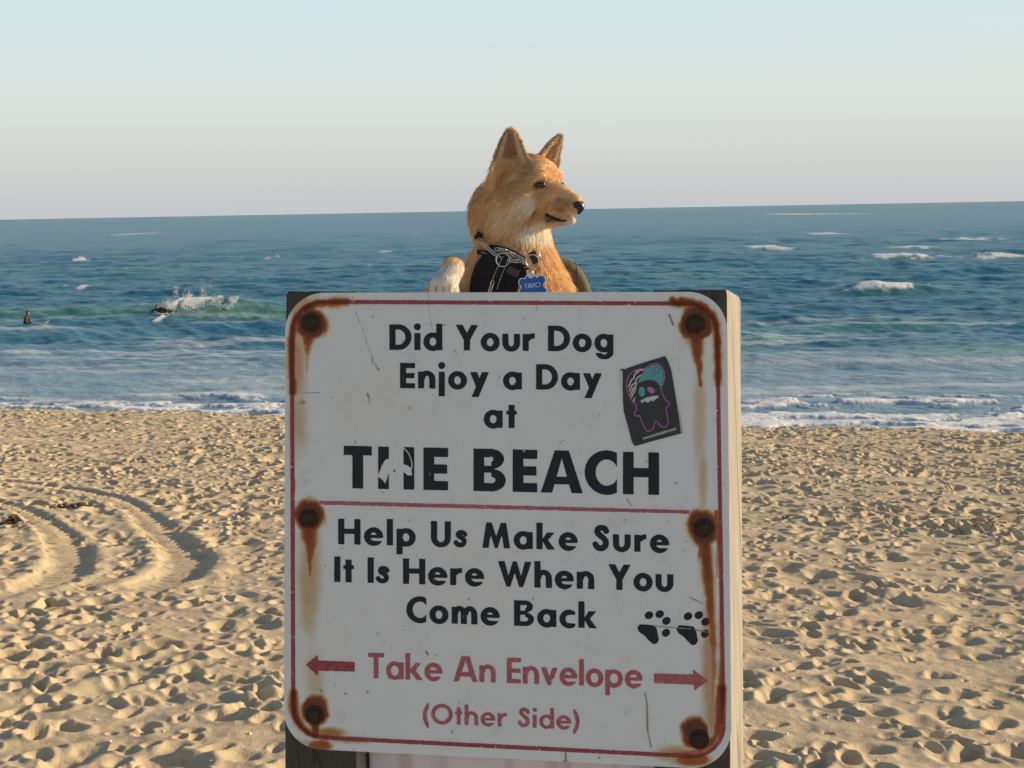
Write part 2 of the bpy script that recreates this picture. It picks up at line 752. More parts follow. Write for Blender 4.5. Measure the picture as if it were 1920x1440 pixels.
def breaker(px0, px1, py, hgt, wid, seed, sag=0.0):
    """a swell ridge lying on the sea between two bearings"""
    global z
    a, bb = sea_at(px0, py), sea_at(px1, py)
    cx, cy = (a[0] + bb[0]) / 2, (a[1] + bb[1]) / 2
    half = abs(bb[0] - a[0]) / 2
    t = (sx - cx) / half
    line = cy + sag * half * t + 2.2 * (vnoise(sx / 6.0, sx * 0, seed) - 0.5)
    s = (sy - line) / (1.8 * wid)
    env = np.exp(-np.abs(t) ** 3.0) * (0.75 + 0.5 * vnoise(sx / 4.0, sx * 0 + 3, seed + 1))
    # front face steeper than the back
    prof = np.where(s < 0, np.exp(-(s * 1.5) ** 2), np.exp(-(s * 0.55) ** 2))
    z = z + hgt * env * prof
    return t, s, env


def whitecap(px0, px1, py0, py1, strength=1.0, seed=0, rag=0.9, fall=1.0):
    global foam
    a, bb = sea_at(px0, py1), sea_at(px1, py0)
    cx, cy = (a[0] + bb[0]) / 2, (a[1] + bb[1]) / 2
    hx, hy = abs(bb[0] - a[0]) / 2 + 0.05, max(abs(bb[1] - a[1]) / 2, 0.6)
    m = (np.abs(sx - cx) < hx * 2.2) & (np.abs(sy - cy) < hy * 2.8)
    t, s = (sx[m] - cx) / hx, (sy[m] - cy) / hy
    q = np.sqrt(t * t + s * s)
    nz = fbm(sx[m] / (0.22 * hx + 0.25), sy[m] / (0.5 * hy + 0.2), seed + 200, 4) - 0.5
    v = smooth(0.0, 0.45, 1 - q + rag * 1.5 * nz) * strength
    foam[m] = np.maximum(foam[m], v)


# the green wave with the surfer, left
t, s, env = breaker(-60, 560, 596, 0.95, 3.6, 301, 0.04)
g = env * np.exp(-((s + 0.25) / 0.9) ** 2)
green = np.maximum(green, g)
t2, s2, env2 = breaker(300, 560, 598, 0.40, 2.2, 311, 0.0)
green = np.maximum(green, 0.9 * env2 * np.exp(-((s2 + 0.2) / 0.9) ** 2))
breaker(-200, 520, 622, 0.30, 3.2, 312, 0.10)
# swells on the right
for (p0, p1, py, hg, w, sd) in [(1570, 1790, 548, 0.75, 2.6, 321), (1380, 1800, 612, 0.50, 4.2, 322), (1600, 1765, 487, 0.55, 3.2, 323),
                                (1660, 1760, 466, 0.5, 4.0, 324), (1800, 1935, 483, 0.5, 4.0, 325), (1390, 1490, 467, 0.45, 4.0, 326),
                                (1250, 1500, 640, 0.28, 3.6, 327), (1650, 2000, 655, 0.28, 3.6, 328), (1120, 1420, 520, 0.4, 4.0, 329),
                                (560, 860, 500, 0.4, 4.4, 330), (100, 420, 505, 0.4, 5.0, 331), (0, 200, 505, 0.35, 4.0, 332)]:
    t, s, env = breaker(p0, p1, py, {321: 0.60, 322: 0.30, 327: 0.4, 328: 0.5}.get(sd, 0.5) * hg, w, sd)
    green = np.maximum(green, 0.55 * env * np.exp(-((s + 0.35) / 0.8) ** 2))

CAPS = [(1592, 1712, 544, 552, 0.9), (1616, 1755, 482, 489, 0.85), (1676, 1752, 463, 468, 0.75), (1800, 1842, 446, 452, 0.8),
        (1836, 1930, 479, 487, 0.8), (1400, 1476, 463, 471, 0.8), (1498, 1520, 399, 404, 0.7), (1540, 1560, 436, 441, 0.7),
        (140, 150, 486, 491, 0.9), (236, 252, 437, 442, 0.6),
        (296, 345, 586, 610, 0.95), (326, 376, 588, 600, 1.0), (330, 425, 589, 597, 0.8), (420, 456, 590, 598, 0.6), (258, 282, 589, 597, 0.6),
        (105, 140, 538, 542, 0.5), (148, 158, 538, 543, 0.7), (496, 520, 480, 487, 0.6), (450, 520, 566, 573, 0.4),
        (1036, 1066, 484, 490, 0.5), (1060, 1090, 470, 476, 0.4), (580, 640, 552, 558, 0.35), (1492, 1530, 525, 532, 0.45),
        (1750, 1790, 532, 542, 0.4), (700, 740, 470, 475, 0.5), (640, 680, 420, 424, 0.4), (760, 790, 436, 440, 0.4)]
for k, (a0, a1, b0, b1, st) in enumerate(CAPS):
    whitecap(a0, a1, b0, b1, st, k, rag=1.0)
# scattered little whitecaps out to the horizon
cap = np.random.default_rng(77)
for k in range(36):
    px, p = cap.uniform(-100, 2020), 26 + 110 * cap.random() ** 1.6
    py = horizon_y(px) + p
    w = cap.uniform(2, 9) * (0.5 + p / 100)
    whitecap(px - w, px + w, py, py + 1.2 + p / 70, cap.uniform(0.15, 0.5), 400 + k)

# thin old foam drifting between the breakers and the beach
film = fbm(sx / 9.0, sy / 3.2, 120, 5)
lace = fbm(sx / 1.3, sy / 1.1, 130, 5)
zone1 = 1 - smooth(28, 60, off)
foam = np.maximum(foam, zone1 * (0.30 * smooth(0.40, 0.68, film) + 0.21))
zone2 = 1 - smooth(17, 28, off + 7 * (vnoise(sx / 5, sx * 0, 140) - 0.5))
surge = 0.68 * lace + 0.32 * film
foam = np.maximum(foam, zone2 * (0.18 + 0.82 * smooth(0.462, 0.535, surge - 0.012 + 0.05 * (1 - smooth(8, 18, off)))))
z += 0.32 * zone2 * (film - 0.5) + 0.12 * foam
# streaks of foam trailing off the wave
st = fbm(sx / 14.0, sy / 1.6, 150, 4)
foam = np.maximum(foam, 0.45 * smooth(0.57, 0.72, st) * smooth(28, 45, off) * (1 - smooth(70, 105, off)))
clear = smooth(0, 6, sy + 0.45 * sx - 48)
foam = np.clip(foam, 0, 1)
shallow = 1 - smooth(15, 120, off)

b = NB('sea_water')
ov = b.obj()
fo = b.attr('foam')
gr = b.attr('green')
sh = b.attr('shallow')
deep = b.mix(sh, (0.010, 0.128, 0.198), (0.090, 0.235, 0.340))
wc = b.mix(b.math('MULTIPLY', gr, 0.85, True), deep, (0.085, 0.240, 0.160))  # sunlight passing through the wave faces, painted into the water colour
fn = b.noise(3.2, 6, 0.7, ov)
fo2 = b.math('MULTIPLY', fo, b.math('ADD', b.math('MULTIPLY', fn, 1.0), 0.52), True)
b.l(b.mix(fo2, wc, (0.80, 0.80, 0.80)), b.p.inputs['Base Color'])
rg = b.n('ShaderNodeMapRange')
b.l(fo2, rg.inputs['Value'])
rg.inputs['To Min'].default_value = 0.30
rg.inputs['To Max'].default_value = 0.8
b.l(rg.outputs[0], b.p.inputs['Roughness'])
b.p.inputs['IOR'].default_value = 1.33
b.p.inputs['Specular IOR Level'].default_value = 0.30
mp = b.obj((1, 1.8, 1))
hb = b.math('ADD', b.math('MULTIPLY', b.noise(1.1, 6, 0.68, mp), 0.5), b.math('MULTIPLY', b.noise(0.32, 3, 0.6, mp), 0.8))
b.bump(hb, 0.95, 0.32)
M_SEA = b.m
sea = mesh('sea', np.stack([sx, yr, z], 1), sF, M_SEA, attrs={'foam': foam, 'green': green, 'shallow': shallow})
tag(sea, 'choppy blue green sea with whitecaps reaching the horizon', 'sea', kind='structure')

# ================================================================== SIGN
YAW, LEAN = RAD(8.2), RAD(9.3)
SN = np.array([-math.sin(YAW) * math.cos(LEAN), -math.cos(YAW) * math.cos(LEAN), math.sin(LEAN)])
S0 = at_depth(950.0, 985.0, 2.34)


def on_sign(px, py, lift=0.0):
    """photo design space -> sign plane, lifted towards the reader"""
    o = S0 + SN * np.asarray(lift, float)[..., None]
    d = ray(px, py)
    t = ((o - CAM) @ SN) / (d @ SN)
    return CAM + d * t[..., None]


BOLTS = [(583, 606), (1303, 608), (579, 972), (1319, 990), (590, 1340), (1311, 1386)]


def rust_at(X, Y):
    n1 = fbm(X / 26, Y / 26, 700, 4) - 0.5
    n2 = fbm(X / 9, Y / 16, 710, 3) - 0.5
    r = np.zeros_like(X)

    def halo(cx, cy, rx, ry, soft=0.35, amt=0.85):
        q = np.sqrt(((X - cx) / rx) ** 2 + ((Y - cy) / ry) ** 2)
        return amt * (1 - smooth(1 - soft, 1 + soft * 0.6, q + 0.35 * n1 + 0.18 * n2))

    def drip(pts, w0, w1, a0, a1):
        best = np.zeros_like(X)
        P = curve_pts(pts, 6)
        n = len(P)
        for i in range(n - 1):
            t = i / (n - 1)
            w = w0 + (w1 - w0) * t
            d = sd_line(X, Y, [tuple(P[i]), tuple(P[i + 1])], 0.0)
            best = np.maximum(best, (a0 + (a1 - a0) * t) * (1 - smooth(w * 0.15, w * 1.45, d + 6 * n2 * min(1, w / 8))))
        return best

    def add(v):
        nonlocal r
        r = np.maximum(r, v)
    # top left
    add(halo(584, 608, 32, 31)); add(halo(583, 607, 21, 20, 0.4, 1.0))
    add(drip([(578, 626), (576, 645), (576, 664)], 15, 5, 0.8, 0.45)); add(drip([(576, 660), (575, 700), (574, 745)], 5, 3, 0.4, 0.1))
    add(drip([(650, 567), (600, 569), (572, 579), (555, 600), (548, 640), (548, 690), (549, 735)], 11, 9, 0.62, 0.70))
    add(drip([(700, 567), (640, 567), (600, 569), (572, 582)], 5, 9, 0.2, 0.85))
    add(0.39 * halo(556, 680, 22, 75, 0.7, 1.0)); add(0.29 * halo(560, 790, 22, 70, 0.7, 1.0)); add(0.35 * halo(566, 572, 34, 26, 0.6, 1.0))
    # top right
    add(halo(1304, 606, 33, 33, 0.25)); add(halo(1303, 608, 22, 22, 0.4, 1.0))
    add(drip([(1304, 632), (1307, 655), (1310, 680), (1313, 722)], 17, 4, 0.8, 0.62)); add(drip([(1262, 566), (1305, 570), (1335, 592), (1345, 640), (1346, 720)], 11, 9, 0.78, 0.66))
    add(drip([(1200, 568), (1262, 569)], 3, 6, 0.2, 0.6)); add(0.26 * halo(1312, 780, 14, 130, 0.7, 1.0)); add(0.31 * halo(1318, 900, 10, 90, 0.7, 1.0))
    # middle left
    add(halo(579, 968, 29, 36)); add(halo(579, 972, 19, 20, 0.4, 1.0))
    add(drip([(580, 998), (581, 1030), (581, 1078)], 19, 3.5, 0.8, 0.5)); add(drip([(581, 1070), (583, 1120), (580, 1180)], 5, 7, 0.38, 0.2))
    add(0.35 * halo(580, 1080, 24, 130, 0.7, 1.0)); add(drip([(551, 900), (550, 970), (551, 1030)], 4, 4, 0.45, 0.3))
    # middle right
    add(halo(1318, 990, 31, 40)); add(halo(1319, 992, 21, 24, 0.4, 1.0))
    add(drip([(1322, 1015), (1326, 1060), (1330, 1110), (1333, 1150), (1336, 1200), (1338, 1260), (1335, 1330)], 15, 6, 0.82, 0.42))
    add(drip([(1314, 1020), (1310, 1050)], 6, 2, 0.7, 0.4)); add(drip([(1343, 960), (1346, 1020), (1345, 1080)], 5, 4, 0.6, 0.4))
    add(0.40 * halo(1330, 1240, 18, 150, 0.7, 1.0))
    # bottom left
    add(halo(592, 1332, 28, 30)); add(halo(590, 1342, 19, 21, 0.4, 1.0))
    add(drip([(550, 1300), (553, 1340), (570, 1366), (595, 1378), (640, 1385), (690, 1388)], 11, 7, 0.80, 0.40)); add(drip([(590, 1350), (592, 1378)], 10, 8, 0.9, 0.8))
    add(0.50 * halo(618, 1376, 38, 14, 0.6, 1.0)); add(0.6 * halo(600, 1398, 28, 12, 0.5, 1.0)); add(0.26 * halo(590, 1270, 22, 60, 0.8, 1.0)); add(0.29 * halo(565, 1395, 40, 12, 0.8, 1.0))
    # bottom right
    add(halo(1303, 1374, 30, 32)); add(halo(1311, 1386, 21, 22, 0.4, 1.0))
    add(drip([(1352, 1290), (1349, 1340), (1342, 1380), (1320, 1404), (1290, 1412), (1230, 1416)], 12, 7, 0.80, 0.45))
    add(drip([(1350, 1130), (1352, 1220), (1351, 1300)], 4, 8, 0.25, 0.6)); add(0.42 * halo(1335, 1340, 16, 60, 0.7, 1.0))
    add(0.6 * halo(1300, 1425, 40, 14, 0.5, 1.0)); add(0.41 * halo(1262, 1412, 44, 16, 0.7, 1.0))
    return np.clip(r, 0, 1)


def sign_paint(name, col, wear=0.0, rough=0.45, over=False):
    b = NB(name)
    ov = b.obj()
    f = b.noise(7.0, 5, 0.6, ov)
    fs = b.noise(120.0, 5, 0.7, ov)
    base = b.mix(b.math('MULTIPLY', f, 0.30), col, tuple(c * 0.88 for c in col))
    # weathering blotches and specks
    grime = b.ramp(b.noise(26.0, 7, 0.75, ov), [(0.28, (0.62, 0.58, 0.50)), (0.45, (1, 1, 1))])
    base = b.mix(0.35, base, grime, 'MULTIPLY')
    speck = b.ramp(b.noise(85.0, 2, 0.5, ov), [(0.725, (1, 1, 1)), (0.77, (0.42, 0.33, 0.24))])
    base = b.mix(0.75, base, speck, 'MULTIPLY')
    if wear:
        base = b.mix(b.math('MULTIPLY', b.ramp(fs, [(0.5, (0, 0, 0)), (0.7, (1, 1, 1))]), wear), base, (0.62, 0.58, 0.58))
    r = b.attr('rust')
    rn = b.math('ADD', r, b.math('MULTIPLY', b.math('SUBTRACT', b.noise(55.0, 5, 0.7, ov), 0.5), b.math('MULTIPLY', r, 0.45)), True)
    rc = b.ramp(rn, [(0.10, (0.62, 0.53, 0.33)), (0.32, (0.57, 0.37, 0.13)), (0.52, (0.44, 0.125, 0.024)), (0.74, (0.25, 0.055, 0.014)), (0.94, (0.050, 0.022, 0.014))])
    amt = b.ramp(rn, [(0.34, (0, 0, 0)), (0.60, (0.80, 0.80, 0.80))] if over else [(0.02, (0, 0, 0)), (0.28, (0.70, 0.70, 0.70)), (0.55, (0.97, 0.97, 0.97))])
    if over:      # rust soaking through ink turns a deeper red brown
        rc = b.mix(0.75, rc, (0.30, 0.20, 0.25), 'MULTIPLY')
    else:
        warm = b.ramp(b.noise(2.6, 3, 0.6, ov), [(0.35, (0, 0, 0)), (0.75, (0.36, 0.36, 0.36))])
        base = b.mix(warm, base, (0.70, 0.66, 0.54))
    rgh = b.math('ADD', b.math('MULTIPLY', amt, 0.45), rough, True)
    return b.set(b.mix(amt, base, rc), rgh, 0.0, 0.25)


M_WHITE = sign_paint('white_sign_paint', (0.785, 0.795, 0.80))
M_BLACK = sign_paint('black_sign_paint', (0.016, 0.017, 0.026), over=True)
M_RED = sign_paint('faded_red_paint', (0.34, 0.055, 0.070), wear=0.18, over=True)
M_REDF = sign_paint('faded_pink_red_paint', (0.44, 0.11, 0.13), wear=0.28, over=True)

sign = empty('notice_sign', on_sign(np.array(950.0), np.array(2600.0)))
tag(sign, 'weathered white beach notice board with rusty bolts on two wooden posts below the dog', 'sign')


def rounded_quad(q, r):
    q = np.array(q, float)
    c = q.mean(0)
    n = len(q)
    inner = []
    for i in range(n):
        a, b_, d_ = q[i - 1], q[i], q[(i + 1) % n]
        u = (a - b_) / np.linalg.norm(a - b_)
        v = (d_ - b_) / np.linalg.norm(d_ - b_)
        bis = (u + v) / np.linalg.norm(u + v)
        si = math.sqrt((1 - float(u @ v)) / 2)
        inner.append(b_ + bis * r / si)
    return lambda X, Y: sd_poly(X, Y, inner) - r


panel_sdf = rounded_quad([(535, 549), (1363, 547), (1372, 1444), (532, 1402)], 74)
pv, pf = msquares(panel_sdf, 528, 1378, 543, 1450, 2.0)


def slab(pv, pf, mapf, lift, thick):
    """front face at lift, closed back and rim"""
    n = len(pv)
    V = np.concatenate([mapf(pv[:, 0], pv[:, 1], lift), mapf(pv[:, 0], pv[:, 1], lift - thick)])
    F = [list(f)[::-1] for f in pf] + [[i + n for i in f] for f in pf]
    cnt = {}
    for f in pf:
        for a, b_ in zip(f, f[1:] + f[:1]):
            cnt[(a, b_)] = 1
    for (a, b_) in list(cnt):
        if (b_, a) not in cnt:
            F.append([a, b_, b_ + n, a + n])
    return V, F


def pix_map(px, py, lift):
    return on_sign(px, py, lift)


PV, PF = slab(pv, pf, pix_map, 0.0, 0.003)
pr = rust_at(pv[:, 0], pv[:, 1])
panel = mesh('sign_panel', PV, PF, M_WHITE, sign, smooth=False, attrs={'rust': np.concatenate([pr, pr])})


def ink(name, fn, bb, mat, parent, lift=0.0006, h=1.0, rust=True, mapf=on_sign, smooth_=False):
    v, f = msquares(fn, *bb, h)
    if len(f) == 0:
        return None
    V = mapf(v[:, 0], v[:, 1], lift)
    r = rust_at(v[:, 0], v[:, 1]) if rust else np.zeros(len(v))
    return mesh(name, V, [q[::-1] for q in f], mat, parent, smooth=smooth_, attrs={'rust': r})


border_out = rounded_quad([(543.2, 561.7), (1347.5, 565.8), (1361.8, 1425), (546.2, 1383.9)], 62)
border_in = rounded_quad([(551.0, 569.5), (1340.3, 573.4), (1353.9, 1417), (553.8, 1376.3)], 54)


def worn(fn, amt, sc=6.0, seed=0, chips=0.0):
    def g(X, Y):
        d = fn(X, Y) + amt * (fbm(X / sc, Y / sc, 800 + seed, 3) - 0.5) * 2
        if chips:
            n = fbm(X / 5.0, Y / 5.0, 840 + seed, 3)
            d = np.maximum(d, (n - chips) * 18)
        return d
    return g


ink('border_line', worn(lambda X, Y: I(border_out(X, Y), -border_in(X, Y)), 0.5, 5, 1, 0.80), (538, 1366, 556, 1430), M_RED, panel, h=1.3)
ink('dividing_line', worn(lambda X, Y: sd_poly(X, Y, [(598, 938.8), (1292, 956.4), (1292, 963.2), (598, 946.2)]), 0.9, 5, 2, 0.80), (594, 1296, 934, 968), M_REDF, panel)


# lettering -----------------------------------------------------------
def glyph(ch, w):
    """geometric sans: (distance field on unit cap height, advance)"""
    wh = 0.86 * w
    xh, r = 0.665, 0.365
    B = sd_box

    def stem(X, Y, x, y0, y1):
        return B(X, Y, x, x + w, y0, y1)

    def bowl(X, Y, cx=r, cy=0.33):
        return sd_ring(X, Y, cx, cy, r, r, w * 1.0, wh)

    def arch(X, Y, x0, W):
        rx = W / 2
        top = I(sd_ring(X, Y, x0 + rx, 0.36, rx, 0.345, w, wh), 0.36 - Y)
        return U(top, B(X, Y, x0 + W - w, x0 + W, 0, 0.361))
    G = {
        'D': (lambda X, Y: I(U(B(X, Y, 0, .35, 0, 1), I(sd_ell(X, Y, .35, .5, .5, .5), .34 - X)), -I(U(B(X, Y, w, .35, wh, 1 - wh), I(sd_ell(X, Y, .34, .5, .51 - w, .5 - wh), .33 - X)), w - X)), .85),
        'i': (lambda X, Y: U(stem(X, Y, .01, 0, xh), sd_ell(X, Y, .01 + w / 2, .91, .58 * w, .58 * w)), w + .02),
        'l': (lambda X, Y: stem(X, Y, 0, 0, 1.04), w),
        'I': (lambda X, Y: stem(X, Y, 0, 0, 1), w),
        'd': (lambda X, Y: U(bowl(X, Y), stem(X, Y, 2 * r - w, 0, 1.04)), 2 * r),
        'a': (lambda X, Y: U(bowl(X, Y), stem(X, Y, 2 * r - w, 0, xh)), 2 * r),
        'p': (lambda X, Y: U(bowl(X, Y), stem(X, Y, 0, -.34, xh)), 2 * r),
        'g': (lambda X, Y: U(bowl(X, Y), stem(X, Y, 2 * r - w, -.06, xh), I(sd_ring(X, Y, .385, -.02, .345, .29, w, wh * .9), Y + .06), I(B(X, Y, 2 * r - w, 2 * r, -.12, 0.1))), 2 * r),
        'o': (lambda X, Y: bowl(X, Y), 2 * r),
        'O': (lambda X, Y: sd_ring(X, Y, .53, .5, .53, .525, w, w * .95), 1.06),
        'C': (lambda X, Y: I(sd_ring(X, Y, .52, .5, .52, .525, w * 1.02, wh), X - .76), .76),
        'c': (lambda X, Y: I(bowl(X, Y), X - .60, -B(X, Y, .40, 1, .16, .50)), .60),
        'e': (lambda X, Y: U(I(bowl(X, Y), -B(X, Y, r, 1, .16, .285)), I(B(X, Y, .06, 2 * r - .06, .275, .40))), 2 * r),
        'n': (lambda X, Y: U(stem(X, Y, 0, 0, xh), I(arch(X, Y, .03, .64), w * .5 - X)), .67),
        'h': (lambda X, Y: U(stem(X, Y, 0, 0, 1.04), I(arch(X, Y, .03, .64), w * .5 - X)), .67),
        'm': (lambda X, Y: U(stem(X, Y, 0, 0, xh), I(arch(X, Y, .02, .56), w * .5 - X), I(arch(X, Y, .40, .58), w + .25 - X)), .98),
        'r': (lambda X, Y: U(stem(X, Y, 0, 0, xh), I(sd_ring(X, Y, .42, .28, .40, .41, w, wh), .40 - Y, X - .46, w * .5 - X)), .46),
        'u': (lambda X, Y: U(stem(X, Y, 0, .3, xh), stem(X, Y, .68 - w, .3, xh), I(sd_ring(X, Y, .34, .305, .34, .34, w, wh), Y - .31)), .68),
        'U': (lambda X, Y: U(stem(X, Y, 0, .35, 1), stem(X, Y, .76 - w, .35, 1), I(sd_ring(X, Y, .38, .36, .38, .385, w, wh), Y - .36)), .76),
        't': (lambda X, Y: U(stem(X, Y, .085, 0, .89), B(X, Y, 0, w + .17, .52, xh)), w + .17),
        'j': (lambda X, Y: U(stem(X, Y, .01, -.30, xh), sd_ell(X, Y, .01 + w / 2, .91, .58 * w, .58 * w)), w + .02),
        'y': (lambda X, Y: U(sd_poly(X, Y, [(.46, xh), (.73, xh), (.33, -.32), (.06, -.32)]), sd_poly(X, Y, [(0, xh), (.27, xh), (.46, .19), (.34, -.04), (.29, -.05)])), .73),
        'v': (lambda X, Y: sd_poly(X, Y, [(0, xh), (w * 1.12, xh), (.345, .31), (.69 - w * 1.12, xh), (.69, xh), (.42, -.02), (.27, -.02)]), .69),
        'w': (lambda X, Y: U(sd_line(X, Y, [(.1, xh), (.3, 0), (.5, xh), (.7, 0), (.9, xh)], w)), 1.0),
        'k': (lambda X, Y: U(stem(X, Y, 0, 0, 1.04), sd_poly(X, Y, [(w * .8, .33), (.40, xh), (.40 + w * 1.25, xh), (w * .8 + .22, .33), (w * .8 + .1, .25)]), sd_poly(X, Y, [(w * .9, .36), (w * .9 + .17, .44), (.71, 0), (.70 - w * 1.22, 0)])), .71),
        's': (lambda X, Y: I(sd_line(X, Y, curve_pts([(.40, .50), (.36, .555), (.27, .585), (.18, .565), (.14, .49), (.19, .415), (.28, .365), (.36, .29), (.37, .19), (.31, .105), (.20, .085), (.11, .12), (.06, .18)], 4), wh * .92)), .48),
        'S': (lambda X, Y: sd_line(X, Y, curve_pts([(.50, .78), (.45, .87), (.34, .905), (.22, .88), (.165, .78), (.20, .67), (.31, .57), (.43, .46), (.49, .33), (.46, .19), (.35, .105), (.22, .105), (.13, .18), (.09, .25)], 4), w * .98), .62),
        'T': (lambda X, Y: U(B(X, Y, 0, .66, 1 - wh, 1), stem(X, Y, .33 - w / 2, 0, 1)), .66),
        'H': (lambda X, Y: U(stem(X, Y, 0, 0, 1), stem(X, Y, .85 - w, 0, 1), B(X, Y, 0, .85, .41, .41 + wh)), .85),
        'E': (lambda X, Y: U(stem(X, Y, 0, 0, 1), B(X, Y, 0, .58, 0, wh), B(X, Y, 0, .58, 1 - wh, 1), B(X, Y, 0, .56, .5 - wh / 2, .5 + wh / 2)), .58),
        'B': (lambda X, Y: I(U(I(B(X, Y, 0, .42, 0, 1)), I(sd_ell(X, Y, .40, .265, .36, .27), .39 - X), I(sd_ell(X, Y, .40, .765, .32, .238), .39 - X)),
                            -I(U(B(X, Y, w, .42, wh * .9, .45), I(sd_ell(X, Y, .41, .265, .36 - w, .272 - wh * .9), .40 - X)), Y - .44, w - X),
                            -I(U(B(X, Y, w, .42, .60, 1 - wh * .9), I(sd_ell(X, Y, .41, .76, .31 - w, .238 - wh * .9 + .02), .40 - X)), .60 - Y, w - X)), .76),
        'A': (lambda X, Y: U(I(sd_poly(X, Y, [(0, 0), (.33, 1), (.66, 1), (.99, 0), (.99 - w * 1.06, 0), (.495, .82), (w * 1.06, 0)])), sd_poly(X, Y, [(.20, .20), (.79, .20), (.72, .38), (.27, .38)])), .99),
        'R': (lambda X, Y: U(stem(X, Y, 0, 0, 1), I(sd_ring(X, Y, .32, .72, .30, .28, w, w), .3 - X), B(X, Y, 0, .33, 1 - w, 1), B(X, Y, 0, .33, .44, .44 + w), sd_line(X, Y, [(.28, .45), (.58, .05)], w)), .64),
        'Y': (lambda X, Y: U(stem(X, Y, .43 - w / 2, 0, .45), sd_poly(X, Y, [(0, 1), (.27, 1), (.43, .68), (.59, 1), (.86, 1), (.43 + w / 2, .40), (.43 - w / 2, .40)])), .86),
        'M': (lambda X, Y: sd_poly(X, Y, [(0, 0), (.15, 1), (.36, 1), (.53, .45), (.70, 1), (.91, 1), (1.06, 0), (1.06 - w, 0), (.745, .52), (.58, 0), (.48, 0), (.315, .52), (w, 0)]), 1.06),
        'W': (lambda X, Y: sd_poly(X, Y, [(0, 1), (w * 1.08, 1), (.40, .42), (.56, 1), (.72, 1), (.88, .42), (1.28 - w * 1.08, 1), (1.28, 1), (.96, 0), (.81, 0), (.64, .56), (.47, 0), (.32, 0)]), 1.28),
        '(': (lambda X, Y: I(sd_ring(X, Y, .68, .40, .68, .82, w, w), X - .30), .30),
        ')': (lambda X, Y: I(sd_ring(X, Y, -.38, .40, .68, .82, w, w), 0.0 - X), .30),
        '.': (lambda X, Y: sd_ell(X, Y, w / 2, w / 2, w / 2, w / 2), w),
    }
    return G[ch]


SPACE = 0.31


def text_line(text, x0, x1, b0, b1, cap, w, name='lettering', mat=None, parent=None, wearf=None, hscale=1.0, gaps=None, mapf=on_sign, lift=0.0006, h=1.0, rust=True):
    """one printed line: ink from x0 to x1, baseline b0 -> b1 (photo design space)"""
    adv, gl = 0.0, []
    for ch in text:
        if ch == ' ':
            gl.append(None)
            continue
        f, a = glyph(ch, w)
        gl.append((f, a))
    tot = sum((g[1] if g else SPACE) for g in gl) * cap * hscale
    ng = len(gl) - 1
    track = (x1 - x0 - tot) / max(ng, 1)
    pos, x = [], x0
    for i, g_ in enumerate(gl):
        pos.append(x)
        x += (g_[1] if g_ else SPACE) * cap * hscale + track
    if gaps:
        pos = [p for p in gaps]
    sl = (b1 - b0) / (x1 - x0)

    def fn(X, Y):
        D = np.full(X.shape, 1e3)
        for p, g_ in zip(pos, gl):
            if g_ is None:
                continue
            sc = hscale
            if gaps:
                pass
            m = (X > p - 6) & (X < p + g_[1] * cap * sc + 6)
            if not m.any():
                continue
            Xl = (X[m] - p) / (cap * sc)
            Yl = (b0 + sl * (X[m] - x0) - Y[m]) / cap
            D[m] = np.minimum(D[m], g_[0](Xl, Yl) * cap)
        return D
    F = wearf(fn) if wearf else fn
    lo, hi = min(b0, b1), max(b0, b1)
    # one mesh per word
    runs, cur = [], []
    for p, g_ in zip(pos, gl):
        if g_ is None:
            runs.append(cur)
            cur = []
        else:
            cur.append((p, p + g_[1] * cap * hscale))
    runs.append(cur)
    for rn in runs:
        ink(name, F, (rn[0][0] - 4, rn[-1][1] + 4, lo - cap * 1.12, hi + cap * 0.42), mat, parent, lift=lift, h=h, mapf=mapf, rust=rust)


soft = lambda sd, a=0.35, ch=0.0: (lambda fn: worn(fn, a, 4.0, sd, ch))
text_line('Did Your Dog', 730, 1150, 655.9, 659.2, 47.8, .235, hscale=1.02, mat=M_BLACK, parent=panel, wearf=soft(1))
text_line('Enjoy a Day', 750, 1128.5, 727.9, 731.5, 47.5, .235, hscale=1.02, mat=M_BLACK, parent=panel, wearf=soft(2))
text_line('at', 907, 969, 801.8, 802.6, 48.5, .235, mat=M_BLACK, parent=panel, wearf=soft(3))

# THE BEACH: the H has been scraped bare across its bar
cap = 79.6
pos9 = [644.5, 709.0, 793.9, None, 887.8, 961.2, 1013.9, 1096.3, 1168.0]


def scraped(fn):
    tear = [(708, 893), (716, 872), (724, 861), (737, 860), (741, 869), (762, 872), (770, 876), (773, 891), (764, 892), (757, 885), (741, 884), (737, 883), (730, 885), (722, 907), (717, 899)]

    def g(X, Y):
        d = worn(fn, 0.3, 4, 9)(X, Y)
        t = sd_poly(X, Y, tear) + 2.2 * (fbm(X / 5, Y / 5, 870, 3) - 0.5)
        d = np.maximum(d, -t)
        d = np.maximum(d, -sd_line(X, Y, curve_pts([(758, 841), (767, 852), (772, 868), (772, 878)]), 2.2))
        d = np.maximum(d, -sd_box(X, Y, 729, 756.5, 835, 932))
        bit = sd_poly(X, Y, [(736, 884), (741, 880), (742, 882), (739, 885)])
        d = np.minimum(d, bit)
        d = np.maximum(d, -sd_poly(X, Y, [(979, 847), (982, 843.5), (986, 847)]))
        return d
    return g


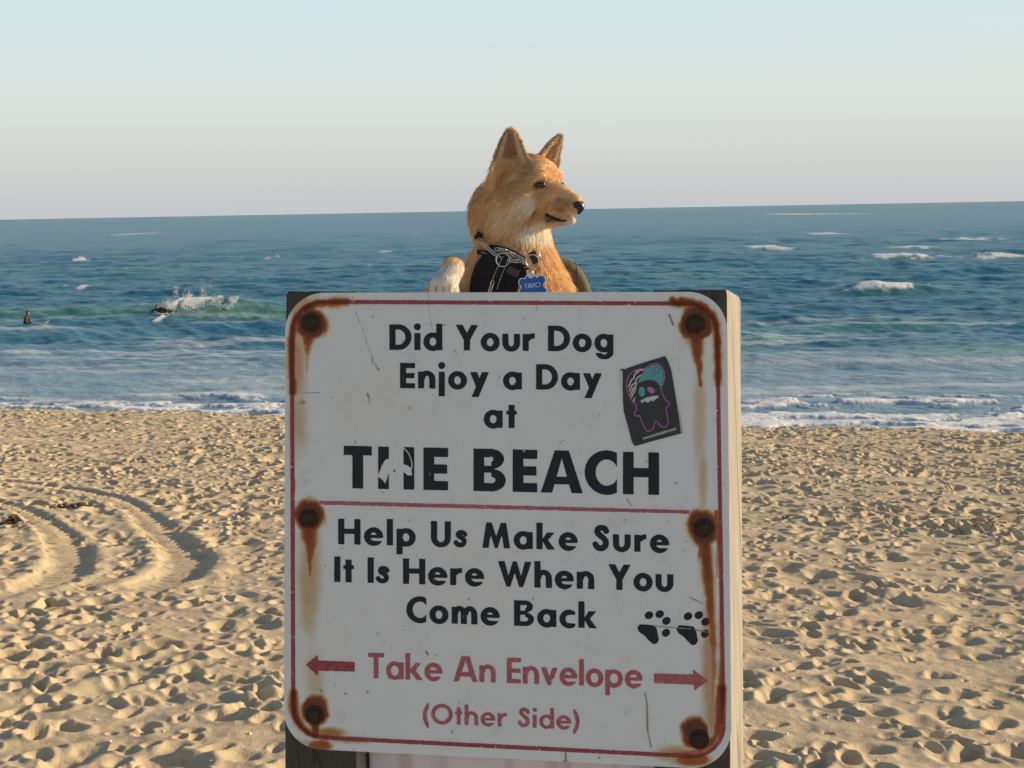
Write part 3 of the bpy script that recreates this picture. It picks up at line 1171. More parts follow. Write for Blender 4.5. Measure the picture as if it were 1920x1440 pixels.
text_line('THE BEACH', 644.5, 1240, 915.3, 928.2, cap, .252, mat=M_BLACK, parent=panel, wearf=scraped, gaps=[p if p else 0 for p in pos9])
text_line('Help Us Make Sure', 634, 1254.5, 1020.2, 1036, 47.8, .235, hscale=1.03, mat=M_BLACK, parent=panel, wearf=soft(4))
text_line('It Is Here When You', 626.6, 1262.5, 1091, 1109, 47.8, .235, hscale=1.03, mat=M_BLACK, parent=panel, wearf=soft(5))
text_line('Come Back', 761.8, 1119.3, 1166.5, 1178.2, 47.8, .235, hscale=1.03, mat=M_BLACK, parent=panel, wearf=soft(6))
text_line('Take An Envelope', 690, 1204.8, 1271.5, 1290, 47.8, .198, hscale=0.955, mat=M_REDF, parent=panel, wearf=soft(7, 0.6, 0.84))
text_line('(Other Side)', 792.7, 1086.5, 1356.2, 1368, 37.0, .19, hscale=1.03, mat=M_REDF, parent=panel, wearf=soft(8, 0.55, 0.86))

AR1 = [(573, 1246.5), (596, 1227.5), (596, 1238.5), (665, 1241), (665, 1259.5), (596, 1257.5), (596, 1267.5)]
AR2 = [(1226, 1262.5), (1299.5, 1265), (1299.5, 1255), (1327, 1276.5), (1301.5, 1295), (1301, 1284), (1226, 1281)]
ink('arrow', worn(lambda X, Y: sd_poly(X, Y, AR1), 0.5, 4, 11, 0.86), (568, 670, 1222, 1272), M_RED, panel)
ink('arrow', worn(lambda X, Y: sd_poly(X, Y, AR2), 0.5, 4, 12, 0.86), (1221, 1332, 1250, 1300), M_REDF, panel)


def paw(ox, oy):
    sx_, sy_ = 960 + ox, 1120 + oy
    k = 0.2292
    toes = [(1120, 147, .5), (1208, 138, .5), (1263, 193, .6), (1260, 290, .7)]
    pad = [(1030, 250), (1048, 226), (1100, 228), (1162, 236), (1180, 262), (1186, 300), (1196, 345), (1180, 374), (1155, 378), (1125, 352), (1090, 312), (1045, 282)]

    def fn(X, Y):
        d = np.full(X.shape, 1e3)
        for a, b_, rot in toes:
            d = np.minimum(d, sd_ell(X, Y, sx_ + a * k, sy_ + b_ * k, 8.2, 7.0, -rot))
        d = np.minimum(d, sd_poly(X, Y, [(sx_ + a * k, sy_ + b_ * k) for a, b_ in pad]) - 1.2)
        sc = sd_line(X, Y, [(sx_ + 1175 * k, sy_ + 238 * k), (sx_ + 1340 * k, sy_ + 250 * k)], 1.2)
        return np.maximum(worn(lambda X, Y: d, 0.3, 4, 15)(X, Y), -sc)
    ink('paw_print', fn, (sx_ + 1015 * k, sx_ + 1310 * k, sy_ + 90 * k, sy_ + 400 * k), M_BLACK, panel, h=0.8)


paw(0, 0)
paw(320 * 0.2292, 8 * 0.2292)

# scratches, scuffs and bits of dirt on the board
M_GRIME = sign_paint('grey_brown_grime', (0.22, 0.19, 0.15))
SCR = [([(563, 737), (599, 736)], 1.2), ([(560, 755), (571, 756), (568, 751)], 3), ([(690, 737), (692, 745), (693, 756)], 1.6),
       ([(689, 738), (691, 744)], 3.5), ([(661, 556), (668, 590), (682, 622), (688, 645), (698, 667), (709, 695)], 0.8), ([(803, 550), (804, 580), (809, 612)], 0.8),
       ([(1255, 590), (1258, 598), (1262, 609)], 3.4), ([(1209, 1299), (1212, 1310), (1214, 1345), (1215, 1375), (1221, 1402)], 2.0), ([(1213, 1320), (1214, 1372)], 2.6),
       ([(1060, 1411), (1061, 1425)], 2.6), ([(1056, 1427), (1064, 1427)], 1.6), ([(1175, 935), (1184, 949)], 1.6), ([(1160, 1349), (1207, 1312)], 0.6),
       ([(799, 1222), (802, 1228)], 3), ([(847, 1369), (848, 1375)], 2), ([(1228, 1174), (1262, 1177), (1296, 1179)], 1.6), ([(1303, 1181), (1330, 1186)], 1.4),
       ([(697, 670), (699, 682)], 1.6), ([(707, 690), (711, 694)], 2.2), ([(768, 763), (769, 767)], 1.8), ([(716, 921), (717, 925)], 1.5), ([(1006, 575), (1006, 583)], 1.2),
       ([(1293, 1120), (1316, 1131)], 1.8), ([(600, 1292), (604, 1298)], 2.4), ([(646, 1300), (649, 1302)], 2.2), ([(688, 1297), (690, 1299)], 2.2), ([(1123, 1420), (1124, 1422)], 2.6)]
sr_ = np.random.default_rng(3)
for k in range(46):
    x_, y_ = sr_.uniform(570, 1335), sr_.uniform(590, 1390)
    SCR.append(([(x_, y_), (x_ + sr_.normal() * 1.2, y_ + abs(sr_.normal()) * 2.0)], sr_.uniform(0.9, 2.2)))


def scr_fn(X, Y):
    D = np.full(X.shape, 1e3)
    for P, w in SCR:
        xs, ys = [p[0] for p in P], [p[1] for p in P]
        m = (X > min(xs) - 6) & (X < max(xs) + 6) & (Y > min(ys) - 6) & (Y < max(ys) + 6)
        if m.any():
            D[m] = np.minimum(D[m], sd_line(X[m], Y[m], P, w))
    return D + 0.9 * (fbm(X / 3, Y / 3, 900, 2) - 0.5)


g_ = tag(ink('scratch_marks', scr_fn, (545, 1345, 550, 1432), M_GRIME, panel, lift=0.0011, h=0.9), kind='stuff')

# bolts ---------------------------------------------------------------
b = NB('rusty_bolt')
ov = b.obj()
b.bump(b.noise(260, 5, 0.7, ov), 0.6, 0.003)
M_BOLT = b.set(b.ramp(b.noise(120, 5, 0.7, ov), [(0.3, (0.030, 0.022, 0.018)), (0.55, (0.065, 0.038, 0.026)), (0.75, (0.15, 0.06, 0.03))]), 0.8, 0.2, 0.3)
EX = on_sign(1100.0, 985.0) - on_sign(900.0, 985.0)
EX /= np.linalg.norm(EX)
EZ = np.cross(SN, EX)
EZ *= np.sign(EZ[2])


def lathe_on_sign(px, py, prof, seg, rot=0.0, jit=0.0):
    c = on_sign(np.array(float(px)), np.array(float(py)))
    V, F = [], []
    for (r_, hgt) in prof:
        for k in range(seg):
            a = rot + 2 * math.pi * k / seg
            V.append(c + (EX * math.cos(a) + EZ * math.sin(a)) * r_ * (1 + jit * rng.normal()) + SN * hgt)
    n = len(prof)
    for i in range(n - 1):
        for k in range(seg):
            F.append([i * seg + k, i * seg + (k + 1) % seg, (i + 1) * seg + (k + 1) % seg, (i + 1) * seg + k])
    F.append([(n - 1) * seg + k for k in range(seg)])
    return np.array(V), F


for i, (px, py) in enumerate(BOLTS):
    w_ = lathe_on_sign(px, py, [(.0165, -0.004), (.0165, .0022), (.0155, .003), (.011, .0034)], 28, 0, 0.008)
    hd = lathe_on_sign(px, py, [(.0112, .0008), (.0112, .0075), (.0100, .0092), (.004, .0102)], 6, 0.3 * i, 0.0)
    V, F = join([w_, hd])
    mesh('bolt', V, F, M_BOLT, sign, smooth=False, loc=V.mean(0))

# posts ---------------------------------------------------------------
def wood(name, lo, hi, gap):
    b = NB(name)
    t = b.n('ShaderNodeTexCoord')
    m = b.n('ShaderNodeMapping')
    m.inputs['Scale'].default_value = (1, 1, 0.03)
    b.l(t.outputs['Object'], m.inputs['Vector'])
    f1 = b.noise(170, 6, 0.65, m.outputs[0], 0.4)
    f2 = b.noise(55, 5, 0.6, m.outputs[0], 0.8)
    f3 = b.noise(9, 4, 0.6, b.obj())
    c = b.ramp(f1, [(0.25, lo), (0.55, tuple((p + q) / 2 for p, q in zip(lo, hi))), (0.75, hi)])
    cr = b.ramp(f2, [(0.36, gap), (0.44, (1, 1, 1))])
    c = b.mix(0.75, c, cr, 'MULTIPLY')
    c = b.mix(0.35, c, b.ramp(f3, [(0.3, (0.75, 0.74, 0.72)), (0.6, (1, 1, 1))]), 'MULTIPLY')
    b.bump(b.math('ADD', f1, b.math('MULTIPLY', f2, 0.7)), 0.5, 0.004)
    return b.set(c, 0.85, 0, 0.2)


M_WOODF = wood('dark_wood', (0.055, 0.047, 0.040), (0.120, 0.100, 0.080), (0.45, 0.42, 0.40))
M_WOODS = wood('pale_wood', (0.25, 0.235, 0.20), (0.46, 0.45, 0.395), (0.50, 0.47, 0.42))  # front faces take the darker tone, all other faces the paler one


def post(l0, l1, r0, r1, top_l, top_r, flare=0.0):
    """front face edges given at design heights 600 and 1430; runs down into the sand"""
    ex = lambda a, b_, y: a + (b_ - a) * (y - 600) / 830.0
    rows = np.concatenate([[0.0, 0.004], np.linspace(0.02, 1.0, 40)])
    ncol, nd = 9, 8
    V, idx = [], {}
    DEP = 0.14
    bot = 2850.0
    loop = [(u, 0.0) for u in np.linspace(0, 1, ncol)] + [(1.0, v) for v in np.linspace(0, 1, nd)[1:]] + \
           [(u, 1.0) for u in np.linspace(1, 0, ncol)[1:]] + [(0.0, v) for v in np.linspace(1, 0, nd)[1:-1]]
    L = len(loop)
    for k, t in enumerate(rows):
        for (u, v) in loop:
            top = top_l + (top_r - top_l) * u
            y = top + (bot - top) * t
            ins = 0.018 if k == 0 else 0.0
            uu = min(max(u, ins), 1 - ins)
            vv = min(max(v, ins * 1.5), 1 - ins * 1.5)
            corner = 0.010 if (u in (0.0, 1.0) and v in (0.0, 1.0)) else 0.0
            uu = uu + (corner if u == 0.0 else -corner if u == 1.0 else 0)
            vv = vv + (corner if v == 0.0 else -corner if v == 1.0 else 0)
            jit = 0.0012 * (vnoise(np.array(u * 7 + v * 5), np.array(t * 24.0), 950) - 0.5)
            yj = y + (3.0 * (vnoise(np.array(u * 22.0), np.array(v * 22.0), 955) - 0.5) if k <= 1 else 0)
            xp = ex(l0, l1, y) + (ex(r0, r1, y) - ex(l0, l1, y)) * uu
            V.append(on_sign(np.array(float(xp)), np.array(float(yj)), -0.0045) - SN * (DEP * vv) + EX * float(jit + flare * uu * vv))
    F, mi = [], []
    for k in range(len(rows) - 1):
        for i in range(L):
            j = (i + 1) % L
            F.append([k * L + i, (k + 1) * L + i, (k + 1) * L + j, k * L + j])
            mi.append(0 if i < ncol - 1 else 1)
    F.append(list(range(L)))
    mi.append(1)
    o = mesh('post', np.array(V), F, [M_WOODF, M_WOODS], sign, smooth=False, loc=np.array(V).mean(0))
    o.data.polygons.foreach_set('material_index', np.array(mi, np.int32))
    return o


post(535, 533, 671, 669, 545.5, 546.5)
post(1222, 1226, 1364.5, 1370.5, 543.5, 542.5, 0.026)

# sticker -------------------------------------------------------------
def zz(pts):
    return [(1160 + a * 0.125, 660 + b_ * 0.125) for a, b_ in pts]


M_STK = plain('black_vinyl', (0.020, 0.019, 0.017), 0.38, 0, 0.5, 0.25, 40)
M_STKW = plain('white_vinyl', (0.62, 0.60, 0.56), 0.5)
M_TEAL = plain('teal_print', (0.10, 0.34, 0.37), 0.4)
M_PINK = plain('pink_print', (0.52, 0.13, 0.36), 0.4)
edge = [(62, 268), (250, 200), (470, 130), (690, 62), (715, 90), (745, 150), (790, 280), (830, 520), (870, 760), (905, 1000), (935, 1222), (700, 1285), (480, 1345), (262, 1408), (235, 1405), (212, 1375), (190, 1310), (130, 1080), (80, 910), (66, 760), (62, 560)]
sd_edge = zz(edge)
sv, sf = msquares(lambda X, Y: U(sd_poly(X, Y, sd_edge), sd_poly(X, Y, zz([(12, 264), (70, 245), (70, 285), (30, 270)]))), 1155, 1290, 660, 845, 1.2)
SV, SFc = slab(sv, sf, lambda a, b_, l_: on_sign(a, b_, l_ + 0.0012 * smooth(1262, 1276, a) * smooth(760, 812, b_)), 0.0016, 0.0004)
stk = mesh('sticker', SV, SFc, M_STK, sign, smooth=False)
stk['label'] = 'black vinyl sticker with a cartoon figure in a cap'


def art(name, fn, mat, lift):
    return ink(name, fn, (1160, 1284, 664, 838), mat, stk, lift=lift, h=0.7, rust=False)


for q_ in ([(15, 268), (58, 275), (58, 600), (30, 560), (12, 470)], [(850, 760), (900, 780), (975, 1215), (930, 1228)]):
    ink('paper_edge', lambda X, Y: sd_poly(X, Y, zz(q_)), (1155, 1290, 690, 820), M_STKW, stk, lift=0.0007, rust=False)
body = [(235, 775), (262, 800), (268, 860), (240, 910), (243, 945), (275, 965), (310, 955), (350, 1050), (395, 1145), (430, 1182), (480, 1180), (525, 1130), (540, 1055), (575, 1045), (610, 1085), (655, 1128), (700, 1120), (735, 1090), (742, 1040), (718, 900), (714, 832), (752, 800), (760, 765), (740, 738), (700, 710), (670, 650), (635, 545), (665, 480), (685, 400), (685, 310), (655, 230), (600, 182), (540, 172), (470, 195), (385, 255)]
cap2 = [(385, 255), (300, 255), (220, 290), (160, 350), (125, 430), (118, 520), (140, 620), (180, 700), (238, 775)]
art('figure_outline', lambda X, Y: U(sd_line(X, Y, zz(curve_pts(body, 3)), 1.7), sd_line(X, Y, zz(curve_pts(cap2, 3)), 1.7)), M_PINK, 0.0026)
teal = zz([(275, 470), (330, 370), (395, 262), (480, 205), (560, 186), (630, 222), (668, 300), (672, 400), (648, 490), (622, 518), (590, 470), (540, 430), (470, 415), (400, 425), (330, 450)])
sunc = zz([(570, 278)])[0]
art('cap_brim', lambda X, Y: I(U(sd_poly(X, Y, teal), sd_ell(X, Y, *zz([(348, 595)])[0], 6, 9.4)), -np.maximum(np.abs(np.hypot(X - sunc[0], Y - sunc[1]) - 6.0) - 0.7, -0.35 - 0.6 * np.sin(12 * np.arctan2(Y - sunc[1], X - sunc[0])))), M_TEAL, 0.0022)
art('figure_eye', lambda X, Y: sd_ell(X, Y, *zz([(485, 573)])[0], 8.0, 5.2, 0.55), M_PINK, 0.0022)
teeth = zz([(322, 735), (400, 690), (500, 660), (600, 655), (585, 700), (562, 692), (545, 720), (510, 738), (478, 722), (458, 752), (420, 760), (392, 735), (350, 768)])
zig = [[(150, 520), (190, 420), (225, 400), (240, 330), (300, 300)], [(160, 585), (205, 490), (245, 470), (275, 390), (330, 350)],
       [(175, 640), (220, 540), (255, 515), (270, 470)], [(190, 680), (235, 590), (255, 540)], [(225, 740), (240, 690)], [(255, 290), (330, 272), (372, 268)]]
wtxt = []
for k in range(34):
    t0 = k / 34.0
    xa, ya = 365 + 495 * t0, 1300 - 150 * t0
    hh = 22 if 7 < k < 25 else 16
    wtxt.append([(xa, ya + hh * (1 if k % 2 else -1)), (xa + 14.5, ya - 4 + hh * (-1 if k % 2 else 1))])
art('figure_teeth', lambda X, Y: sd_poly(X, Y, teeth), M_STKW, 0.0022)
art('cap_stripes', lambda X, Y: U(*[sd_line(X, Y, zz(q), 2.4) for q in zig]), M_STKW, 0.0022)
art('web_address', lambda X, Y: U(*[sd_line(X, Y, zz(q), 1.0) for q in wtxt]), M_STKW, 0.0022)

# white box behind the board -------------------------------------------
b = NB('white_plastic')
ov = b.obj((1, 1, 0.05))
M_BOX = b.set(b.ramp(b.noise(22, 4, 0.6, ov), [(0.35, (0.60, 0.50, 0.58)), (0.5, (0.72, 0.68, 0.78)), (0.7, (0.78, 0.70, 0.74))]), 0.45, 0, 0.4)


def obox(c0, ex, ey, ez, bev=0.006):
    bm = bmesh.new()
    bmesh.ops.create_cube(bm, size=1)
    for v in bm.verts:
        p = np.asarray(c0) + (v.co.x + .5) * np.asarray(ex) + (v.co.y + .5) * np.asarray(ey) + (v.co.z + .5) * np.asarray(ez)
        v.co = p
    bmesh.ops.recalc_face_normals(bm, faces=bm.faces)
    if bev:
        bmesh.ops.bevel(bm, geom=list(bm.edges), offset=bev, segments=3, affect='EDGES', profile=0.5)
    V = np.array([v.co[:] for v in bm.verts])
    F = [[v.index for v in f.verts] for f in bm.faces]
    bm.free()
    return V, F


O = at_depth(np.array(985.0), np.array(325.0), 2.60)      # head centre of the dog
BX_TOP = O[2] - 0.752 * 1.10
pa = on_sign(np.array(694.0), np.array(1425.0), -0.085)
pb = on_sign(np.array(1247.0), np.array(1425.0), -0.085)
w_ = (pb - pa) @ EX
low = at_depth(np.array(960.0), np.array(1540.0), 2.42)[2]
c0 = pa.copy()
c0 = c0 - EZ * ((c0[2] - low) / EZ[2])
hgt = (BX_TOP - c0[2]) / EZ[2]
V1, F1 = obox(c0, EX * w_, -SN * 0.30, np.array([0, 0, BX_TOP - c0[2]]), 0.008)
lid = obox(c0 + np.array([0, 0, BX_TOP - c0[2] - 0.002]) - EX * 0.0 + SN * 0.004, EX * w_, -SN * 0.308, np.array([0, 0, 0.014]), 0.004)
bxo = empty('envelope_box', tuple(c0 + EX * w_ / 2 - SN * 0.15))
tag(bxo, 'pale pinkish white box mounted between the posts showing under the lower edge of the board', 'box')
mesh('box_body', V1, F1, M_BOX, bxo, smooth=False)
mesh('lid', *lid, M_BOX, bxo, smooth=False)
BOX_Z = BX_TOP + 0.012

# ================================================================== DOG
HF = np.array([.815, -.58, 0.0]); HF /= np.linalg.norm(HF)
HLt = np.array([-HF[1], HF[0], 0.0])        # the dog's left
MM = 0.0011
HEAD_AX = np.stack([HF, HLt, np.array([0, 0, 1.0])])


def hl(f, l, u):
    return f * HF + l * HLt + np.array([0, 0, u])


def ear(P, base, tip, opening, W0, cup, th):
    base, tip = hl(*base), hl(*tip)
    ax = tip - base
    L = np.linalg.norm(ax)
    ax /= L
    op = hl(*opening)
    op = op - ax * (op @ ax)
    op /= np.linalg.norm(op)
    wd = np.cross(ax, op)
    q = P - base
    s = (q @ ax) / L
    a = q @ wd
    c = q @ op
    sc = np.clip(s, -0.3, 1)
    W = W0 * np.clip(1 - sc, 0, 1.3) ** 0.62 + 3.5
    thk = th * (1.15 - 0.55 * np.clip(s, 0, 1))
    bend = cup * (a / W0) ** 2 * (1.1 - np.clip(s, 0, 1))
    d = np.maximum(np.abs(a) - W, np.abs(c - bend) - thk)
    d = np.maximum(d, (s - 1) * L * 0.8 - 1)
    return np.maximum(d, (-0.32 - s) * L) * 0.8


EARS = [((-7, -36, 12), (10, -54, 73), (.72, -.70, 0), 31, 13, 3.6), ((6, 38, 8), (36, 57, 64), (.94, -.12, 0), 28, 12, 3.6)]


def dog_sdf(P):
    P = P.astype(np.float32)
    E = lambda c, r: d_ell(P, hl(*c), r, HEAD_AX)
    K = lambda a, b_, ra, rb: d_cone(P, hl(*a), hl(*b_), ra, rb)
    d = E((0, 0, -10), (44, 47, 42))
    d = smin(d, E((26, 0, -6), (33, 37, 32)), 14)
    d = smin(d, E((4, -33, -42), (36, 24, 32)), 16)
    d = smin(d, E((4, 33, -42), (36, 24, 32)), 16)
    d = smin(d, E((-14, -32, -62), (32, 25, 34)), 16)
    d = smin(d, E((-18, 30, -62), (30, 24, 32)), 16)
    d = smin(d, K((40, 0, -42), (97, 0, -57), 24, 13.5), 12)
    d = smin(d, K((46, 0, -19), (103, 0, -48), 13, 8.5), 9)
    jaw = K((34, 0, -77), (92, 0, -80.0), 15, 6.5)
    d = smin(d, jaw, 5)
    # brows and sockets
    for sg in (-1, 1):
        d = smin(d, E((44, sg * 24, -6), (14, 11, 8)), 9)
        sock = E((55, sg * 31, -20), (10, 9, 7))
        d = -smin(-d, sock, 7)
    # mouth groove
    for sg in (-1, 1):
        groove = np.minimum(d_cone(P, hl(54, sg * 25, -70), hl(78, sg * 18, -77), 3.0, 2.4), d_cone(P, hl(78, sg * 18, -77), hl(103, sg * 11, -71.5), 2.4, 1.6))
        d = -smin(-d, groove, 3)
    for e in EARS:
        d = smin(d, ear(P, *e), 7)
    # neck, chest and trunk (dog space, millimetres)
    X = lambda a, b_, ra, rb: d_cone(P, a, b_, ra, rb)
    d = smin(d, X((-14, 28, -42), (-22, 36, -140), 47, 66), 22)
    d = smin(d, d_ell(P, (-57, 26, -66), (35, 44, 50)), 24)
    d = smin(d, d_ell(P, (-12, 46, -208), (84, 78, 82)), 30)
    d = smin(d, X((38, 60, -190), (72, 62, -285), 30, 44), 24)
    d = smin(d, X((-62, 50, -165), (-96, 40, -240), 34, 36), 24)
    d = smin(d, X((-10, 62, -240), (0, 110, -500), 86, 74), 30)
    d = smin(d, X((0, 110, -500), (0, 118, -580), 78, 72), 24)
    # forelegs: one hooked over the board, the other against its back
    d = smin(d, X((-98, 32, -225), (-164, -30, -232), 33, 23), 14)
    d = smin(d, X((-164, -30, -232), (-124, -88, -156), 22, 16), 10)
    d = smin(d, X((-122, -90, -152), (-134, -114, -180), 17, 18.5), 8)
    for k, (tx, ty) in enumerate([(-153, -108), (-143, -121), (-130, -122), (-120, -112)]):
        d = smin(d, X((-136 + (k - 1.5) * 7, -114, -172), (tx, ty - 2, -194 + 2.5 * abs(k - 1.5)), 9.6, 8.0), 2.2)
    d = smin(d, X((62, 40, -250), (84, -30, -340), 34, 22), 16)
    d = smin(d, X((84, -30, -340), (84, -98, -300), 20, 16), 10)
    d = smin(d, X((84, -100, -300), (86, -122, -322), 17, 16), 8)
    # hind legs standing on the box
    for sg in (-1, 1):
        d = smin(d, X((sg * 48, 112, -560), (sg * 66, 44, -632), 52, 30), 18)
        d = smin(d, X((sg * 66, 44, -632), (sg * 64, 128, -672), 26, 17), 10)
        d = smin(d, X((sg * 64, 128, -672), (sg * 64, 96, -722), 16, 15), 8)
        d = smin(d, X((sg * 64, 98, -722), (sg * 64, 58, -724), 16, 15), 8)
    d = smin(d, X((0, 172, -575), (0, 232, -545), 22, 22), 12)
    d = smin(d, X((0, 232, -545), (10, 238, -480), 22, 17), 10)
    d = smin(d, X((10, 238, -480), (14, 205, -455), 17, 9), 8)
    return d


VOX = 3.4
lo_, hi_ = np.array([-205.0, -150.0, -752.0]), np.array([150.0, 275.0, 108.0])
n_ = np.ceil((hi_ - lo_) / VOX).astype(int) + 1
gx, gy, gz = [lo_[k] + VOX * np.arange(n_[k]) for k in range(3)]
FD = np.empty(tuple(n_), np.float32)
for i0 in range(0, n_[2], 24):
    zz_ = gz[i0:i0 + 24]
    PP = np.stack(np.meshgrid(gx, gy, zz_, indexing='ij'), -1)
    FD[:, :, i0:i0 + 24] = dog_sdf(PP)
DV, DF = surface_nets(FD, lo_, VOX)


def dog_grad(P, e=1.5):
    g = np.stack([dog_sdf(P + np.eye(3)[k] * e) - dog_sdf(P - np.eye(3)[k] * e) for k in range(3)], -1)
    return g / (np.linalg.norm(g, axis=-1, keepdims=True) + 1e-9)


def lerp(c, col, t):
    return c * (1 - t[:, None]) + np.array(col) * t[:, None]


TAN, CREAM, BROWN, WHITE, DARK = (0.76, 0.48, 0.235), (0.84, 0.70, 0.52), (0.54, 0.34, 0.175), (0.76, 0.70, 0.62), (0.012, 0.010, 0.010)


def dog_paint(P):
    f, l, u = P @ HF, P @ HLt, P[:, 2]
    al = np.abs(l)
    c = np.tile(np.array(TAN), (len(P), 1))
    n = fbm(P[:, 0] / 14 + 50, P[:, 2] / 14 + P[:, 1] / 17, 500, 4)
    blob = lambda cf, cl, cu, rf, rl, ru: 1 - smooth(0.45, 1.15, np.sqrt(((f - cf) / rf) ** 2 + ((al - cl) / rl) ** 2 + ((u - cu) / ru) ** 2) + 0.5 * (n - 0.5))
    head = smooth(-112, -95, u)
    # darker sesame on the nape, crown and sides of the head
    c = lerp(c, BROWN, 0.55 * smooth(-20, -60, f) * head * smooth(-90, -30, u))
    c = lerp(c, (0.46, 0.30, 0.17), 0.75 * blob(26, 26, 8, 30, 22, 26))
    c = lerp(c, (0.50, 0.31, 0.16), 0.5 * blob(0, 46, -20, 40, 20, 30))
    # pale cheek, jaw and throat
    c = lerp(c, (0.88, 0.79, 0.65), 0.9 * blob(32, 42, -54, 30, 24, 22))
    c = lerp(c, CREAM, 0.65 * blob(-2, 52, -74, 36, 26, 24))
    c = lerp(c, (0.92, 0.85, 0.70), 0.95 * blob(30, 12, -98, 44, 38, 20))
    c = lerp(c, CREAM, 0.6 * blob(50, 33, -12, 10, 8, 6))
    c = lerp(c, (0.58, 0.42, 0.25), 0.7 * blob(58, 26, -32, 12, 9, 7))
    # muzzle: dusky sides, bright chin
    c = lerp(c, (0.30, 0.185, 0.11), 0.75 * blob(82, 15, -54, 34, 16, 15))
    c = lerp(c, (0.72, 0.47, 0.24), 0.7 * blob(72, 0, -28, 34, 9, 16))
    c = lerp(c, WHITE, 0.9 * smooth(78, 92, f) * smooth(-76, -80, u) * head)
    c = lerp(c, WHITE, 0.6 * blob(98, 8, -70, 9, 12, 6))
    # black lips
    lipc = np.interp(f, [50, 60, 76, 90, 104], [-70, -73, -78.5, -76, -72])
    lw = np.where(f < 84, 9.5 * np.clip((f - 44) / 10, 0, 1), 9.5 - 6.8 * smooth(78, 98, f))
    lip = smooth(1.15, 0.75, np.abs(u - lipc + np.where(f < 86, 1.5, 0)) / np.maximum(lw, 0.5)) * smooth(46, 50, f) * smooth(9, 12, al + (f - 60) * 0.1) * (f < 108)
    c = lerp(c, DARK, np.clip(lip, 0, 1))
    # eye rims
    c = lerp(c, (0.03, 0.018, 0.012), 0.95 * (1 - smooth(0.70, 1.1, np.sqrt(((f - 52) / 14.5) ** 2 + ((al - 31) / 12) ** 2 + ((u + 20.3) / 6.6) ** 2))))
    c = lerp(c, (0.05, 0.03, 0.02), 0.6 * (1 - smooth(0.6, 1.1, np.sqrt(((f - 64) / 8) ** 2 + ((al - 21) / 8) ** 2 + ((u + 25) / 5.0) ** 2))))
    # ears: dusky outside, pale lining
    for k, (bs, tp, op, W0, cu_, th) in enumerate(EARS):
        b0, t0 = hl(*bs), hl(*tp)
        ax = (t0 - b0) / np.linalg.norm(t0 - b0)
        o_ = hl(*op)
        o_ = o_ - ax * (o_ @ ax)
        o_ /= np.linalg.norm(o_)
        wd = np.cross(ax, o_)
        q = P - b0
        s = (q @ ax) / np.linalg.norm(t0 - b0)
        a, cc = q @ wd, q @ o_
        near = (np.abs(a) < W0 * 1.4) & (s > 0.02) & (np.linalg.norm(q - np.outer(q @ ax, ax), axis=1) < W0 * 1.6)
        ins = near * smooth(0.10, 0.34, s) * smooth(0.5, 2.5, cc - cu_ * (a / W0) ** 2 * (1.1 - np.clip(s, 0, 1)))
        Ww = W0 * np.clip(1 - s, 0.02, 1) ** 0.72 + 1.5
        c = lerp(c, (0.54, 0.32, 0.155), near * 1.0 * smooth(0.1, 0.3, s))
        c = lerp(c, (0.36, 0.22, 0.14), 0.8 * ins)
        c = lerp(c, (0.78, 0.62, 0.42), 0.9 * ins * smooth(0.42, 0.62, np.abs(a) / Ww) * smooth(0.95, 0.8, np.abs(a) / Ww) * (1 - smooth(0.85, 1.0, s)))
    # chest and legs
    X_, Y_, Z_ = P[:, 0], P[:, 1], P[:, 2]
    body = smooth(-120, -150, u)
    c = lerp(c, (0.80, 0.51, 0.24), 0.6 * body)
    c = lerp(c, (0.84, 0.64, 0.40), 0.5 * body * smooth(0.55, 0.7, n))
    pawm = ((X_ < -100) & (Y_ < -62) & (Z_ > -215)).astype(float)
    c = lerp(c, WHITE, pawm * smooth(-140, -151, Z_ + 18 * (n - 0.5)) * smooth(-70, -84, Y_))
    toe = pawm * smooth(-172, -184, Z_)
    gap = np.zeros(len(P))
    for gxp in (-148, -137, -126):
        gap = np.maximum(gap, np.exp(-((X_ - gxp) / 1.6) ** 2))
    c = lerp(c, (0.36, 0.22, 0.15), 0.9 * toe * gap)
    c = lerp(c, WHITE, 0.8 * smooth(-690, -710, Z_))
    return np.clip(c * (0.80 + 0.40 * n)[:, None], 0, 1)


def dogw(P):
    return O + np.asarray(P) * MM


b = NB('dog_skin')
b.bump(b.noise(420, 4, 0.7, b.obj()), 0.5, 0.003)
M_DOG = b.set(b.attr('tint', 'Color'), 0.75, 0, 0.15)
DOG_LOC = dogw((0, 90, -740))
dog = mesh('dog', dogw(DV), DF, M_DOG, loc=DOG_LOC, attrs={'tint': dog_paint(DV)})
tag(dog, 'tan prick eared dog in a chain collar looking right, its white paw on the sign', 'dog')

# eyes and nose
M_EYE = NB('dark_eye').set((0.018, 0.010, 0.006), 0.12, 0, 0.8)
M_NOSE = plain('wet_black_nose', (0.012, 0.012, 0.013), 0.28, 0, 0.6, 0.2, 300)
for sg in (-1, 1):
    c_ = hl(50.0, sg * 28.0, -20.5)
    v_, f_ = ball((0, 0, 0), (9.2, 9.2, 5.4), 24, 16)
    mesh('eye', dogw(v_ + c_), f_, M_EYE, dog, loc=dogw(c_))
ng = np.stack(np.meshgrid(np.arange(84, 124, 1.2), np.arange(-18, 18.1, 1.2), np.arange(-76, -38, 1.2), indexing='ij'), -1)
HX = np.eye(3)
nd = d_ell(ng, (103, 0, -54.5), (11.5, 12.5, 9.5))
nd = smin(nd, d_cone(ng, (110, 0, -60), (106, 0, -67), 5.5, 3.5), 5)
for sg in (-1, 1):
    nd = -smin(-nd, d_cone(ng, (114, sg * 6.2, -56), (108, sg * 12.5, -58.5), 2.4, 1.6), 1.5)
